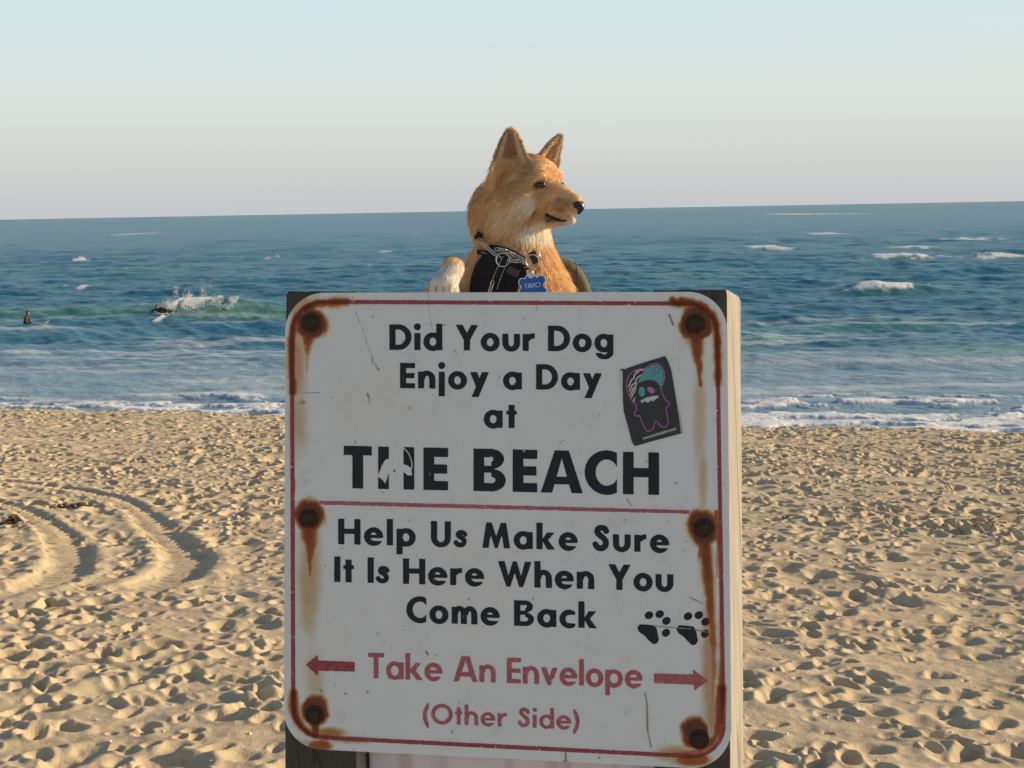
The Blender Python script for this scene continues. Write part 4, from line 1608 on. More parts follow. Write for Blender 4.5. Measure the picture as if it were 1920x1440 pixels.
nv, nf = surface_nets(nd, np.array([84, -18, -76.0]), 1.2)
nv = nv[:, :1] * HF + nv[:, 1:2] * HLt + nv[:, 2:] * np.array([[0, 0, 1.0]])
mesh('nose', dogw(nv), nf, M_NOSE, dog)


# fit things on the coat: march sight lines to the dog's surface
def on_dog(px, py, off=8.0):
    d = ray(np.asarray(px, float), np.asarray(py, float))
    d = d / np.linalg.norm(d, axis=-1, keepdims=True)
    t = np.full(d.shape[:-1], 2.1)
    best, bt = np.full(t.shape, 1e9), t.copy()
    for _ in range(70):
        p = ((CAM + d * t[..., None]) - O) / MM
        g = dog_sdf(p) - off
        m = np.abs(g) < best          # sight lines that miss keep their closest pass
        best, bt = np.where(m, np.abs(g), best), np.where(m, t, bt)
        t = t + np.clip(g, -20, 40) * MM * 0.75
    return CAM + d * bt[..., None]


def strap(pts, width, off=9.0, thick=1.6, n=5):
    """flat webbing laid along a path on the coat"""
    P = curve_pts(pts, n)
    T = np.gradient(P, axis=0)
    T /= np.linalg.norm(T, axis=1)[:, None]
    N = np.stack([-T[:, 1], T[:, 0]], 1)
    a, b_ = P + N * width / 2, P - N * width / 2
    A, Bv = on_dog(a[:, 0], a[:, 1], off), on_dog(b_[:, 0], b_[:, 1], off)
    A2, B2 = on_dog(a[:, 0], a[:, 1], off - thick - 2), on_dog(b_[:, 0], b_[:, 1], off - thick - 2)
    m = len(P)
    V = np.concatenate([A, Bv, A2, B2])
    F = []
    for i in range(m - 1):
        F += [[i, i + 1, m + i + 1, m + i], [i, 2 * m + i, 2 * m + i + 1, i + 1], [m + i, m + i + 1, 3 * m + i + 1, 3 * m + i]]
    F += [[0, m, 3 * m, 2 * m], [m - 1, 3 * m - 1, 4 * m - 1, 2 * m - 1]]
    return V, F


def ring3(px, py, rpx, wire, tilt=(0, 0), off=12.0):
    c = on_dog(np.array(float(px)), np.array(float(py)), off)
    r_ = rpx * 0.00098
    P = []
    for k in range(36):
        a = 2 * math.pi * k / 36
        P.append(c + np.array([math.cos(a) * r_, tilt[0] * r_ * math.cos(a) + tilt[1] * r_ * math.sin(a), math.sin(a) * r_]))
    return tube(P, wire, 8, True)


M_CHAIN = NB('chrome_steel').set((0.62, 0.60, 0.57), 0.22, 1.0, 0.5)
b = NB('black_webbing')
b.bump(b.noise(900, 2, 0.5, b.obj()), 0.5, 0.001)
M_WEB = b.set((0.012, 0.013, 0.017), 0.85, 0, 0.25)
M_STITCH = plain('white_thread', (0.60, 0.59, 0.57), 0.8)

M_LIP = plain('black_lip_skin', (0.014, 0.012, 0.012), 0.45, 0, 0.4, 0.2, 200)
V, F = join([strap([(1022, 402), (1030, 406), (1040, 410.5), (1050, 413.5)], 5.5, 2.2), strap([(1046, 412.5), (1054, 414.2), (1062, 414)], 3.0, 2.0)])
mesh('lip', V, F, M_LIP, dog)

HARN = [(905, 480), (922, 476), (940, 478), (958, 492), (984, 504), (986, 516), (972, 528), (966, 550), (960, 580), (884, 580), (882, 545), (885, 520), (893, 497)]


def dog_map(px, py, lift):
    return on_dog(px, py, 12.0 + lift * 1000)


collar = mesh('collar', *join([strap([(894, 472), (908, 474), (925, 480), (948, 489), (972, 498), (992, 502)], 9, 10.5),
                               strap([(918, 463), (938, 466), (958, 472), (975, 482), (986, 487)], 9, 9.0),
                               strap([(892, 440), (897, 443), (903, 447)], 15, 11.0)]), M_WEB, dog, smooth=False)
collar['label'] = 'black webbing collar with chain links and rings'


def chain(pts, pitch, off, wire=0.00105):
    P2 = curve_pts(pts, 12)
    seg = np.concatenate([[0], np.cumsum(np.linalg.norm(np.diff(P2, axis=0), axis=1))])
    n = int(seg[-1] / pitch)
    ss = (np.arange(n + 1)) * seg[-1] / n
    Q = np.stack([np.interp(ss, seg, P2[:, 0]), np.interp(ss, seg, P2[:, 1])], 1)
    W = on_dog(Q[:, 0], Q[:, 1], off)
    for i in range(n):
        c = (W[i] + W[i + 1]) / 2
        t_ = W[i + 1] - W[i]
        L = np.linalg.norm(t_)
        t_ /= L
        view = np.array([0, -1.0, 0])
        s_ = np.cross(view, t_)
        s_ /= np.linalg.norm(s_)
        v_ = np.cross(t_, s_)
        tw = 0.65 if i % 2 else -0.55
        s2 = s_ * math.cos(tw) + v_ * math.sin(tw)
        pts3 = []
        for k in range(20):
            a = 2 * math.pi * k / 20
            ca, sa = math.cos(a), math.sin(a)
            pts3.append(c + t_ * (L * 0.86 * math.copysign(abs(ca) ** 0.8, ca)) + s2 * (0.0031 * sa))
        V, F = tube(pts3, wire, 6, True)
        mesh('chain_link', V, F, M_CHAIN, collar)


chain([(899, 449), (908, 458), (918, 468), (929, 477), (936, 482)], 7.2, 14)
chain([(930, 467), (946, 469), (960, 475), (972, 482), (984, 488)], 8.0, 13)
chain([(954, 488), (966, 490), (978, 488), (990, 486)], 7.0, 16)
V, F = ring3(943, 487, 12.5, 0.0013, (0.15, 0.1), 15)
mesh('metal_ring', V, F, M_CHAIN, collar)
V, F = ring3(998, 490, 12.5, 0.0014, (0.3, 0.0), 17)
mesh('metal_ring', V, F, M_CHAIN, collar)
cc = on_dog(np.array(1002.0), np.array(482.0), 16)
rt = np.array([.80, -.1, .42]); rt /= np.linalg.norm(rt)
upv = np.array([-.42, 0, .85]); upv /= np.linalg.norm(upv)
V, F = obox(cc - rt * 0.008 - upv * 0.012, rt * 0.015, np.array([0, 0.006, 0]), upv * 0.023, 0.002)
mesh('webbing_loop', V, F, plain('dark_brown_webbing', (0.030, 0.025, 0.020), 0.7), collar, smooth=False)
V, F = tube([cc + rt * 0.008 + upv * 0.013, cc + rt * 0.0095, cc + rt * 0.009 - upv * 0.011], 0.0011)
mesh('metal_ring', V, F, M_CHAIN, collar)
# harness
hv, hf = msquares(lambda X, Y: sd_poly(X, Y, HARN) - 2, 876, 992, 472, 584, 3.0)
hV = dog_map(hv[:, 0], hv[:, 1], 0.0)
harness = mesh('harness', hV, [q[::-1] for q in hf], M_WEB, dog)
V, F = join([strap([(946, 478), (936, 500), (926, 524), (920, 548), (914, 575)], 15, 14.6), strap([(974, 508), (962, 524), (952, 545), (946, 575)], 13, 14.0)])
mesh('harness_strap', V, F, M_WEB, harness, smooth=False)
M_GREYW = plain('charcoal_mesh_cloth', (0.055, 0.050, 0.044), 0.9)
V, F = strap([(952, 503), (962, 510), (974, 514)], 14, 15.0)
mesh('buckle', V, F, M_GREYW, harness, smooth=False)


def stitches(pts, n, off, parent):
    P = curve_pts(pts, 12)
    out = []
    L = len(P)
    for k in range(n):
        i0 = int(L * (k + 0.1) / n)
        i1 = min(int(L * (k + 0.62) / n) + 1, L - 1)
        if i1 <= i0:
            continue
        w = on_dog(P[[i0, i1], 0], P[[i0, i1], 1], off)
        out.append(tube([w[0], (w[0] + w[1]) / 2, w[1]], 0.00055, 5))
    V, F = join(out)
    mesh('stitching', V, F, M_STITCH, parent)


stitches([(902, 472), (915, 477), (930, 483)], 7, 11.3, collar)
stitches([(958, 496), (975, 500), (988, 502)], 6, 11.3, collar)
stitches([(943, 480), (934, 500), (925, 520), (918, 540)], 11, 15.6, harness)
stitches([(950, 492), (944, 508), (936, 528), (932, 542)], 9, 15.2, harness)
# short chain hanging on the chest
pts_h = [(924, 528), (922, 536), (919, 546), (916, 556)]
_c = collar
collar = harness
chain(pts_h, 6.4, 18)
collar = _c

# name tag
b = NB('blue_anodised_metal')
M_TAG = b.set(b.ramp(b.noise(300, 3, 0.6, b.obj()), [(0.3, (0.006, 0.085, 0.36)), (0.7, (0.012, 0.12, 0.46))]), 0.35, 0.35, 0.5)
M_TAGE = NB('bare_tag_metal').set((0.55, 0.58, 0.62), 0.3, 0.9, 0.5)
tg = lambda a, b_: (860 + a * 0.0903, 420 + b_ * 0.0903)


def tag_sdf(X, Y, grow=0.0):
    d = np.full(X.shape, 1e3)
    for (a, b_, r_) in [(1315, 1205, 84), (1500, 1140, 120), (1722, 1160, 96), (1480, 1300, 190), (1590, 1300, 190), (1752, 1400, 92), (1322, 1415, 88), (1520, 1470, 110)]:
        x_, y_ = tg(a, b_)
        d = smin(d, np.hypot(X - x_, Y - y_) - r_ * 0.0903, 3.0)
    return d - grow


tc0 = on_dog(np.array(996.0), np.array(530.0), 15)


def tag_map(px, py, lift):
    px, py = np.asarray(px, float), np.asarray(py, float)
    k = tc0[1] / FPX * 1.01
    x_, y_ = 0.93 * (px - 996), 0.93 * (py - 530)
    return tc0 + np.stack([x_ * k, -lift - 0.00 * x_ + y_ * 0.0, -y_ * k], -1)


tv, tf = msquares(lambda X, Y: tag_sdf(X, Y, 1.0), 966, 1030, 506, 562, 1.0)
V, F = slab(tv, tf, tag_map, 0.0, 0.0014)
nametag = mesh('name_tag', V, F, M_TAGE, collar, smooth=False)
nametag['label'] = 'blue bone shaped name tag reading TARO'
ink('tag_face', lambda X, Y: I(tag_sdf(X, Y, -0.6), -sd_ell(X, Y, *tg(1500, 1050), 7.0, 6.0), sd_ell(X, Y, 998, 536, 60, 60)), (966, 1030, 506, 562), M_TAG, collar, lift=0.0005, rust=False, mapf=tag_map)
text_line('TARO', 981.5, 1014.5, 542.2, 538.6, 9.6, .13, name='lettering', mat=plain('engraved_silver', (0.55, 0.58, 0.62), 0.4), parent=collar, mapf=tag_map, lift=0.0011, h=0.4, rust=False)
rc_ = on_dog(np.array(996.0), np.array(507.0), 16)
tp_ = tag_map(np.array(996.0), np.array(515.0), 0.001)
P = [rc_ * (1 - (0.5 - 0.5 * math.cos(a))) + (tp_ + np.array([0, 0, -0.002])) * (0.5 - 0.5 * math.cos(a)) + np.array([0.0030 * math.sin(a), -0.001, 0]) for a in np.linspace(0, 2 * math.pi, 24, endpoint=False)]
V, F = tube(P, 0.0009, 6, True)
mesh('metal_ring', V, F, M_CHAIN, collar)

# olive pack on the dog's back
M_OLIVE = plain('olive_canvas', (0.125, 0.110, 0.070), 0.85, 0, 0.2, 0.2, 90)
OL = [(1030, 486), (1052, 486.5), (1070, 489), (1077, 492), (1081, 498), (1090, 506), (1097, 518), (1103, 532), (1110, 550), (1122, 590), (1128, 640), (1030, 640)]
ov_, of_ = msquares(lambda X, Y: sd_poly(X, Y, OL) - 1.0, 1022, 1134, 480, 646, 4.0)
yb = O[1] + 0.06


def pack_map(px, py, lift):
    q = at_depth(px, py, np.full(np.shape(px), yb))
    dd = np.clip(-(sd_poly(np.asarray(px, float), np.asarray(py, float), OL) - 1.0), 0, 14)
    bulge = 0.016 * np.sqrt(np.clip(1 - (1 - dd / 14) ** 2, 0, 1))
    q = q.copy()
    q[..., 1] += np.where(lift >= 0, -bulge, 0.085 + bulge)
    return q


V, F = slab(ov_, of_, pack_map, 0.0, 1.0)
pack = mesh('back_pack', V, F, M_OLIVE, dog)
pack['label'] = 'olive canvas pack behind the dog\'s shoulder'
sm = np.array([(1076, 491), (1080, 497), (1081, 510), (1081, 530), (1082, 550), (1084, 590)], float)
sq = pack_map(sm[:, 0], sm[:, 1], 0.0) + np.array([0, -0.001, 0])
mesh('piping', *tube(sq, 0.0011, 6), plain('dark_piping', (0.02, 0.02, 0.014), 0.7), pack)

# fur -------------------------------------------------------------------
tri = np.concatenate([DF[:, [0, 1, 2]], DF[:, [0, 2, 3]]])
cen = DV[tri].mean(1)
ar = 0.5 * np.linalg.norm(np.cross(DV[tri[:, 1]] - DV[tri[:, 0]], DV[tri[:, 2]] - DV[tri[:, 0]]), axis=1)
wgt = ar * np.where(cen[:, 2] > -262, 1.0, 0.10)
fr = np.random.default_rng(21)
NH = 105000
ti = fr.choice(len(tri), NH, p=wgt / wgt.sum())
u1, u2 = np.sqrt(fr.random(NH)), fr.random(NH)
R0 = DV[tri[ti, 0]] * (1 - u1)[:, None] + DV[tri[ti, 1]] * (u1 * (1 - u2))[:, None] + DV[tri[ti, 2]] * (u1 * u2)[:, None]
f_, l_, u_ = R0 @ HF, R0 @ HLt, R0[:, 2]
al_ = np.abs(l_)
# length map
ln = np.full(NH, 14.0)
ln = np.where(u_ > -112, 12.0, ln)
face = smooth(8, 45, f_) * smooth(-110, -90, u_)
ln = ln * (1 - face) + 6.5 * face
muz = smooth(52, 72, f_) * smooth(-110, -90, u_)
ln = ln * (1 - muz) + 2.8 * muz
earz = np.zeros(NH)
for bs, tp, op, W0, cu_, th in EARS:
    ax0 = hl(*tp) - hl(*bs)
    sE = ((R0 - hl(*bs)) @ ax0) / (ax0 @ ax0)
    earz = np.maximum(earz, (ear(R0, bs, tp, op, W0, cu_, th) < 4.5) * smooth(0.02, 0.50, sE))
ln = ln * (1 - earz) + 3.6 * earz
top = smooth(0, 25, u_) * (1 - earz) * smooth(-40, 0, f_)
ln = ln * (1 - 0.6 * top)
ruff = smooth(20, -10, f_) * smooth(-20, -50, u_) * smooth(-170, -130, u_)
ln = ln * (1 + 0.35 * ruff)
pawz = (R0[:, 0] < -100) & (R0[:, 1] < -60)
ln = np.where(pawz, 3.6, ln)
ln *= 0.65 + 0.6 * fr.random(NH)
nr = dog_grad(R0)
down = np.array([0, 0, -1.0])
flow = np.where((u_ > -100)[:, None], -0.75 * HF + np.array([0, 0, -0.55]), down + np.array([-0.12, 0, 0]))
ew = smooth(0.0, 0.6, earz)[:, None]
flow = flow * (1 - ew) + (-0.35 * HF + np.array([0, 0.1, 0.75])) * ew
flow = np.where(pawz[:, None], np.array([-0.1, -0.3, -0.9]), flow)
flow = np.where(((u_ > -112) & (f_ < -18))[:, None], np.array([-0.35, 0.25, -0.75]), flow)
clump = np.stack([vnoise(R0[:, 0] / 9 + 7 * k, R0[:, 2] / 9 + R0[:, 1] / 9, 600 + k) - 0.5 for k in range(3)], 1)
flow = flow + 0.42 * clump
flow = flow - nr * (flow * nr).sum(1, keepdims=True)
flow /= np.linalg.norm(flow, axis=1, keepdims=True) + 1e-6
lift_ = 0.34 + 0.22 * fr.random(NH)
dirs = nr * lift_[:, None] + flow + 0.13 * fr.normal(size=(NH, 3))
dirs /= np.linalg.norm(dirs, axis=1, keepdims=True)
# no fur under straps, eyes, nose, lips, or through the board
pr2 = project(dogw(R0 + 0.0 * nr))
front = nr[:, 1] < 0.25
hm = (sd_poly(pr2[:, 0], pr2[:, 1], HARN) < 1) | (sd_poly(pr2[:, 0], pr2[:, 1] + 11, HARN) < -3)
for Pth, wd_ in [([(894, 472), (925, 480), (972, 498), (992, 502)], 8), ([(918, 463), (958, 472), (986, 487)], 8), ([(930, 467), (960, 475), (990, 488)], 7), ([(899, 449), (918, 468), (936, 482)], 6), ([(996, 480), (1002, 495)], 18)]:
    hm |= sd_line(pr2[:, 0], pr2[:, 1], Pth, wd_) < 0
kill = hm & front & (u_ < -85)
eye_d = np.sqrt(((f_ - 52) / 12) ** 2 + ((al_ - 29) / 11) ** 2 + ((u_ + 20) / 4.6) ** 2)
kill |= eye_d < 1.0
kill |= (dog_paint(R0).max(1) < 0.10) & (u_ < 0) & (u_ > -100)
kill |= np.sqrt(((f_ - 105) / 12) ** 2 + (al_ / 13) ** 2 + ((u_ + 56) / 11) ** 2) < 1.0
keep = ~kill
R0, dirs, ln, nr, flow = R0[keep], dirs[keep], ln[keep], nr[keep], flow[keep]
nh = len(R0)
pts4 = np.zeros((nh, 4, 3))
for k in range(4):
    t = k / 3.0
    pts4[:, k] = R0 + dirs * (ln * t)[:, None] + (0.35 * flow - 0.10 * nr + np.array([0, 0, -0.10])) * (ln * t * t)[:, None]
fc = dog_paint(R0) * (0.70 + 0.66 * fr.random(nh))[:, None]
hc = bpy.data.hair_curves.new('fur')
hc.add_curves([4] * nh)
hc.attributes['position'].data.foreach_set('vector', ((dogw(pts4.reshape(-1, 3)) - DOG_LOC)).astype(np.float32).ravel())
ra = hc.attributes.get('radius') or hc.attributes.new('radius', 'FLOAT', 'POINT')
rbase = np.clip(0.00016 + 0.000011 * ln, 0.00016, 0.00036)
ra.data.foreach_set('value', (rbase[:, None] * np.array([1.0, 0.95, 0.7, 0.15])[None]).astype(np.float32).ravel())
ca = hc.attributes.new('tint', 'FLOAT_COLOR', 'POINT')
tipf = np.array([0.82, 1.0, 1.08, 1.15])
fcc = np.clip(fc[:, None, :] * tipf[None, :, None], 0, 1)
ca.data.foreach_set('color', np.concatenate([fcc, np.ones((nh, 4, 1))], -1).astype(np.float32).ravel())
b = NB('dog_fur')
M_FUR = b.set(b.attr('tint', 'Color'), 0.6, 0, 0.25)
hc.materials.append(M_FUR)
fur = bpy.data.objects.new('fur', hc)
C.collection.objects.link(fur)
fur.parent = dog

# ================================================================== SURFERS, SPRAY
def sdf_body(name, fn, lo, hi, vox, place, mat, paint, label, loc):
    lo, hi = np.array(lo, float), np.array(hi, float)
    n = np.ceil((hi - lo) / vox).astype(int) + 1
    g = np.stack(np.meshgrid(*[lo[k] + vox * np.arange(n[k]) for k in range(3)], indexing='ij'), -1)
    V, F = surface_nets(fn(g).astype(np.float32), lo, vox)
    o = mesh(name, place(V), F, mat, attrs={'tint': paint(V)}, loc=loc)
    tag(o, label, 'person')
    return o


M_TINT = NB('wetsuit_and_skin')
M_TINT = M_TINT.set(M_TINT.attr('tint', 'Color'), 0.5, 0, 0.3)


def sea_z(x, y):
    i = np.argmin((sx - x) ** 2 + (yr - y) ** 2)
    return float(z[i])


SK, SUIT, HAIR = (0.36, 0.19, 0.12), (0.012, 0.013, 0.016), (0.02, 0.014, 0.01)


def surfer_sit(P):
    """x right, y away, z up; seated astride, waist at the waterline, facing right"""
    d = d_cone(P, (-.06, 0, -.25), (-.04, 0, .05), .15, .145)
    d = smin(d, d_cone(P, (-.04, 0, .05), (0.03, 0, .36), .145, .155), .08)
    for s_ in (-1, 1):
        d = smin(d, d_cone(P, (.02, .17 * s_, .40), (.05, .24 * s_, .14), .066, .050), .05)
        d = smin(d, d_cone(P, (.05, .24 * s_, .14), (.24, .16 * s_, .02), .048, .036), .03)
        for k in range(5):
            d = smin(d, d_cone(P, (.24, .16 * s_, .02), (.315 - .012 * abs(k - 1.5), .16 * s_ + .018 * (k - 2), -.005), .03, .011), .012)
        d = smin(d, d_cone(P, (-.05, .10 * s_, -.22), (.32, .22 * s_, -.18), .095, .07), .06)
        d = smin(d, d_cone(P, (.32, .22 * s_, -.18), (.34, .24 * s_, -.60), .062, .045), .03)
    d = smin(d, d_cone(P, (.03, 0, .38), (.055, 0, .55), .065, .06), .04)
    d = smin(d, d_ell(P, (.075, 0, .635), (.098, .078, .118)), .03)
    d = smin(d, d_ell(P, (.168, 0, .625), (.022, .016, .022)), .02)
    d = smin(d, d_ell(P, (.125, 0, .565), (.045, .045, .035)), .03)
    for s_ in (-1, 1):
        d = smin(d, d_ell(P, (.065, .078 * s_, .63), (.022, .012, .03)), .01)
    return d


def paint_sit(V):
    c = np.tile(np.array(SUIT), (len(V), 1))
    head = (V[:, 2] > .50)
    c[head] = SK
    hair = head & ((V[:, 2] > .68) | (V[:, 0] < .055)) & (V[:, 2] > .56)
    c[hair] = HAIR
    eye = head & (np.abs(np.abs(V[:, 1]) - .034) < .014) & (np.abs(V[:, 2] - .645) < .012) & (V[:, 0] > .13)
    c[eye] = (.01, .01, .01)
    mouth = head & (np.abs(V[:, 1]) < .026) & (np.abs(V[:, 2] - .57) < .008) & (V[:, 0] > .14)
    c[mouth] = (.16, .05, .04)
    hand = (V[:, 0] > .235) & (V[:, 2] > -.05) & (V[:, 2] < .08)
    c[hand] = SK
    stripe = (np.abs(V[:, 0] - .10) < .03) & (V[:, 2] > .05) & (V[:, 2] < .42) & (V[:, 1] < 0)
    c[stripe] = (.10, .015, .012)
    return c


p1 = at_z(np.array(50.0), np.array(597.0), 0.0)
zw = sea_z(p1[0], p1[1])
# keep the waterline where the swell is
k_ = (CAM[2] - zw - 0.02) / CAM[2]
p1 = np.array([p1[0] * k_, p1[1] * k_, 0])
zw = sea_z(p1[0], p1[1]) - 0.02
place1 = lambda V: np.array([p1[0], p1[1], zw]) + V
sdf_body('person', surfer_sit, (-.30, -.36, -.70), (.42, .36, .80), .016, place1, M_TINT, paint_sit,
         'surfer in a black wetsuit sitting upright in the sea far left', place1(np.zeros(3)))


def surfboard(center, L, W, yaw, pitch, mat, label):
    V, F = [], []
    nl, ns = 28, 14
    cy, sy_ = math.cos(yaw), math.sin(yaw)
    cp, sp = math.cos(pitch), math.sin(pitch)
    for i in range(nl + 1):
        t = -1 + 2 * i / nl
        w = W / 2 * max(0.02, (1 - abs(t) ** 2.6)) ** 0.7
        rocker = 0.06 * t * t + (0.10 * max(t - .5, 0) ** 2 * 4)
        for k in range(ns):
            a = 2 * math.pi * k / ns
            v = np.array([t * L / 2, w * math.cos(a), 0.032 * math.sin(a) * (1 - 0.6 * abs(t)) + rocker])
            v = np.array([v[0] * cp - v[2] * sp, v[1], v[0] * sp + v[2] * cp])
            V.append(np.array([v[0] * cy - v[1] * sy_, v[0] * sy_ + v[1] * cy, v[2]]) + center)
    for i in range(nl):
        for k in range(ns):
            F.append([i * ns + k, i * ns + (k + 1) % ns, (i + 1) * ns + (k + 1) % ns, (i + 1) * ns + k])
    F += [list(range(ns))[::-1], [nl * ns + k for k in range(ns)]]
    o = mesh('surfboard', np.array(V), F, mat, loc=center)
    tag(o, label, 'surfboard')
    return o


M_BOARD = plain('white_board', (0.74, 0.72, 0.68), 0.3, 0, 0.5)
surfboard(np.array([p1[0] + .18, p1[1], zw - 0.26]), 2.3, .52, RAD(-4), RAD(15), M_BOARD, 'white surfboard with its nose tip poking out of the water right of the sitting surfer')


def surfer_prone(P):
    """lying on the water paddling, head to the left; x right, y away, z up"""
    d = d_cone(P, (-.15, 0, .17), (.36, 0, .06), .165, .135)
    d = smin(d, d_cone(P, (.36, 0, .06), (.58, 0, .05), .14, .12), .07)
    d = smin(d, d_cone(P, (-.20, 0, .22), (-.32, -.01, .30), .07, .06), .04)
    d = smin(d, d_ell(P, (-.38, -.02, .36), (.105, .085, .115)), .03)
    d = smin(d, d_ell(P, (-.455, -.05, .345), (.025, .018, .022)), .02)
    for s_ in (-1, 1):
        d = smin(d, d_ell(P, (-.37, .085 * s_ - .02, .36), (.022, .012, .03)), .01)
        d = smin(d, d_cone(P, (.56, .10 * s_, .04), (1.0, .12 * s_, .0), .088, .06), .05)
        d = smin(d, d_cone(P, (1.0, .12 * s_, .0), (1.4, .13 * s_, -.04), .058, .04), .03)
        d = smin(d, d_cone(P, (1.4, .13 * s_, -.04), (1.58, .14 * s_, -.08), .04, .03), .02)
    arms = [((-.14, -.17, .22), (-.02, -.36, .12), (-.12, -.50, .00)), ((-.14, .17, .22), (-.34, .34, .16), (-.52, .36, .00))]
    for a, e, w in arms:
        d = smin(d, d_cone(P, a, e, .065, .05), .05)
        d = smin(d, d_cone(P, e, w, .048, .036), .03)
        for k in range(5):
            d = smin(d, d_cone(P, w, (w[0] - .09 + .012 * abs(k - 1.5), w[1] + .018 * (k - 2), w[2] - .03), .03, .011), .012)
    return d


def paint_prone(V):
    c = np.tile(np.array(SUIT), (len(V), 1))
    head = V[:, 0] < -.27
    head &= (V[:, 2] > .22) & (np.abs(V[:, 1]) < .13)
    c[head] = SK
    c[head & ((V[:, 2] > .40) | (V[:, 0] > -.36))] = HAIR
    c[head & (np.abs(np.abs(V[:, 1] + .03) - .034) < .014) & (np.abs(V[:, 2] - .37) < .012) & (V[:, 0] < -.44)] = (.01, .01, .01)
    c[V[:, 2] < .03] = np.where((np.abs(V[V[:, 2] < .03][:, 1]) > .3)[:, None], np.array(SK), c[V[:, 2] < .03])
    return c


p2 = at_depth(np.array(303.0), np.array(582.0), 79.6)
z2 = max(sea_z(p2[0], p2[1]) - 0.12, -1)
z2 = max(z2, p2[2] - 0.12)
rot2 = RAD(64)
place2 = lambda V: np.array([p2[0], p2[1], z2]) + np.stack([V[..., 0] * math.cos(rot2) - V[..., 2] * math.sin(rot2) * 0 - V[..., 1] * math.sin(rot2), V[..., 0] * math.sin(rot2) + V[..., 1] * math.cos(rot2), V[..., 2]], -1)
sdf_body('person', surfer_prone, (-.65, -.62, -.18), (1.68, .50, .56), .018, place2, M_TINT, paint_prone,
         'dark haired surfer lying flat in the white spray of the breaking wave', place2(np.zeros(3)))
surfboard(place2(np.array([.45, 0, -.10])), 2.1, .55, rot2, RAD(-3), M_BOARD, 'white surfboard under the surfer lying in the spray')

# spray: droplets thrown off the lip
M_SPRAY = NB('spray_foam').set((0.86, 0.86, 0.86), 0.6, 0, 0.4)
sp = np.random.default_rng(9)
bits = []


def droplet(c, r):
    v = np.array([(1, 0, 0), (-1, 0, 0), (0, 1, 0), (0, -1, 0), (0, 0, 1), (0, 0, -1)], float) * r * (0.7 + 0.6 * sp.random((6, 1)))
    return v + c, [[0, 2, 4], [2, 1, 4], [1, 3, 4], [3, 0, 4], [2, 0, 5], [1, 2, 5], [3, 1, 5], [0, 3, 5]]


clouds = [(354, 570, 18, 10, 260, .040), (352, 556, 12, 12, 90, .030), (331, 548, 6, 12, 40, .028), (382, 548, 7, 14, 55, .028), (409, 563, 12, 9, 55, .028), (375, 566, 26, 8, 120, .03), (318, 572, 14, 8, 160, .036),
          (320, 588, 20, 5, 130, .034), (395, 532, 14, 10, 16, .024), (425, 575, 14, 6, 40, .028), (300, 590, 12, 5, 80, .034)]
for (cx, cy, wx, wy, n, r_) in clouds:
    for _ in range(int(n * 2.6)):
        px, py = cx + sp.normal() * wx * 0.55, cy + sp.normal() * wy * 0.6
        py = min(py, 596)
        c = at_depth(np.array(px), np.array(py), 80.6 + sp.normal() * 0.5)
        bits.append(droplet(c, r_ * (0.25 + 0.75 * sp.random() ** 1.5)))
V, F = join(bits)
spray = mesh('sea_spray', V, F, M_SPRAY, smooth=True, loc=V.mean(0))
tag(spray, 'white spray thrown up by the breaking green wave', 'spray', kind='stuff')

# ================================================================== SEAWEED AND BITS
M_KELP = plain('dry_kelp', (0.085, 0.048, 0.018), 0.6, 0, 0.4, 0.5, 40)
M_KELPL = plain('amber_seaweed', (0.30, 0.15, 0.04), 0.6, 0, 0.4, 0.4, 40)


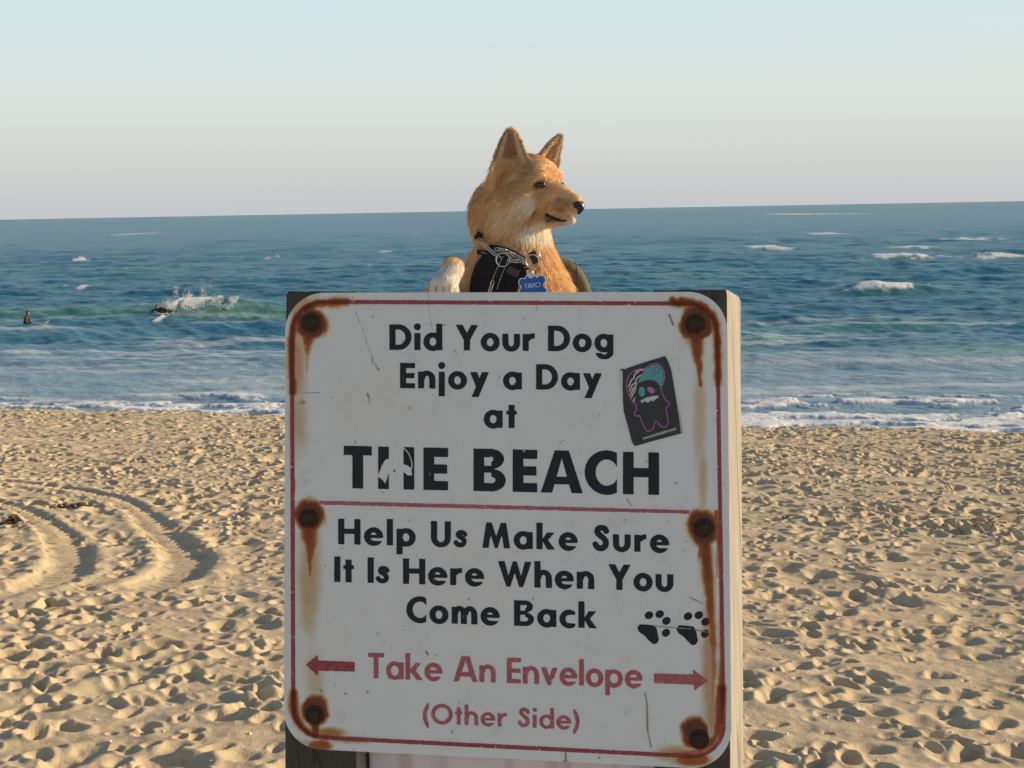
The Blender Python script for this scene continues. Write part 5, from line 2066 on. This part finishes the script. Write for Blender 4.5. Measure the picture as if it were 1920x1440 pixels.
def kelp(px, py, wpx, hpx, n, seed, label, mat=M_KELP):
    r = np.random.default_rng(seed)
    c = on_sand(np.array(float(px)), np.array(float(py)))
    k = c[1] / FPX
    W, Hh = wpx * k, hpx * k
    parts = []
    for i in range(n):
        a = r.random() * 6.283
        ra_ = math.sqrt(r.random())
        x0, y0 = c[0] + W / 2 * ra_ * math.cos(a), c[1] + W * 0.35 * ra_ * math.sin(a)
        dirv = np.array([r.normal(), r.normal() * 0.6])
        dirv /= np.linalg.norm(dirv)
        L = W * (0.12 + 0.30 * r.random())
        zc = float(beach_h(np.array([x0]), np.array([y0]))[0])
        top = Hh * (1 - ra_ ** 2) * (0.35 + 0.75 * r.random())
        P = []
        for s_ in np.linspace(0, 1, 6):
            xx, yy = x0 + dirv[0] * L * (s_ - .5) + .1 * L * r.normal(), y0 + dirv[1] * L * (s_ - .5)
            P.append((xx, yy, zc + max(0.004, top * math.sin(math.pi * (0.15 + 0.75 * s_))) + 0.003 * r.normal()))
        parts.append(tube(P, np.array([.003, .006, .007, .006, .005, .002]) * (0.6 + 0.8 * r.random()) * (W / 0.15) ** 0.5, 5))
        if r.random() < 0.3:
            parts.append(ball(P[3], (.010, .010, .012), 8, 6))
    V, F = join(parts)
    zb = float(beach_h(np.array([c[0]]), np.array([c[1]]))[0])
    o = mesh('seaweed_clump', V, F, mat, loc=(c[0], c[1], zb))
    tag(o, label, 'seaweed', 'dried seaweed clumps on the beach')


kelp(22, 974, 46, 15, 70, 1, 'dark brown seaweed clump, the tallest one, at the left edge of the picture')
kelp(65, 945, 30, 5, 18, 2, 'small brown seaweed strip just left of the longer strip beside the tyre rut')
kelp(134, 943, 66, 5, 34, 3, 'long low brown seaweed strip lying between the two tyre ruts')
kelp(487, 894, 22, 6, 14, 4, 'little amber seaweed tuft near the left post of the sign', M_KELPL)
kelp(1475, 964, 18, 4, 12, 6, 'small dark seaweed scrap a little right of the right post')
kelp(363, 842, 12, 5, 8, 7, 'tiny amber seaweed tuft far up near the crest left of the sign', M_KELPL)

scr = np.random.default_rng(31)
parts = []
for _ in range(130):
    if scr.random() < 0.7:
        px, py = scr.uniform(1690, 1925), 975 + scr.normal() * 14 - 0.03 * (1800 - 1690)
    else:
        px, py = scr.uniform(0, 1920), scr.uniform(830, 1000)
    c = on_sand(np.array(px), np.array(py))
    a = scr.random() * 6.283
    L = 0.02 + 0.05 * scr.random()
    P = []
    for s_ in (-.5, -.15, .15, .5):
        x_, y_ = c[0] + math.cos(a) * L * s_, c[1] + math.sin(a) * L * s_ + .006 * scr.normal()
        P.append((x_, y_, float(beach_h(np.array([x_]), np.array([y_]))[0]) + 0.006))
    parts.append(tube(P, [.002, .005, .005, .002], 5))
V, F = join(parts)
o = mesh('seaweed_scraps', V, F, M_KELPL, loc=V.mean(0))
tag(o, 'scattered amber scraps of dry seaweed on the sand', 'seaweed', kind='stuff')
parts = []
for _ in range(170):
    px, py = scr.uniform(-40, 1960), scr.uniform(880, 1440)
    c = on_sand(np.array(px), np.array(py))
    h_ = float(beach_h(np.array([c[0]]), np.array([c[1]]))[0])
    parts.append(droplet(np.array([c[0], c[1], h_ + 0.003]), 0.004 + 0.006 * scr.random() ** 2))
V, F = join(parts)
o = mesh('shell_bits', V, F, plain('bleached_shell', (0.78, 0.74, 0.68), 0.5), loc=V.mean(0))
tag(o, 'tiny white shell fragments scattered over the sand', 'shells', kind='stuff')
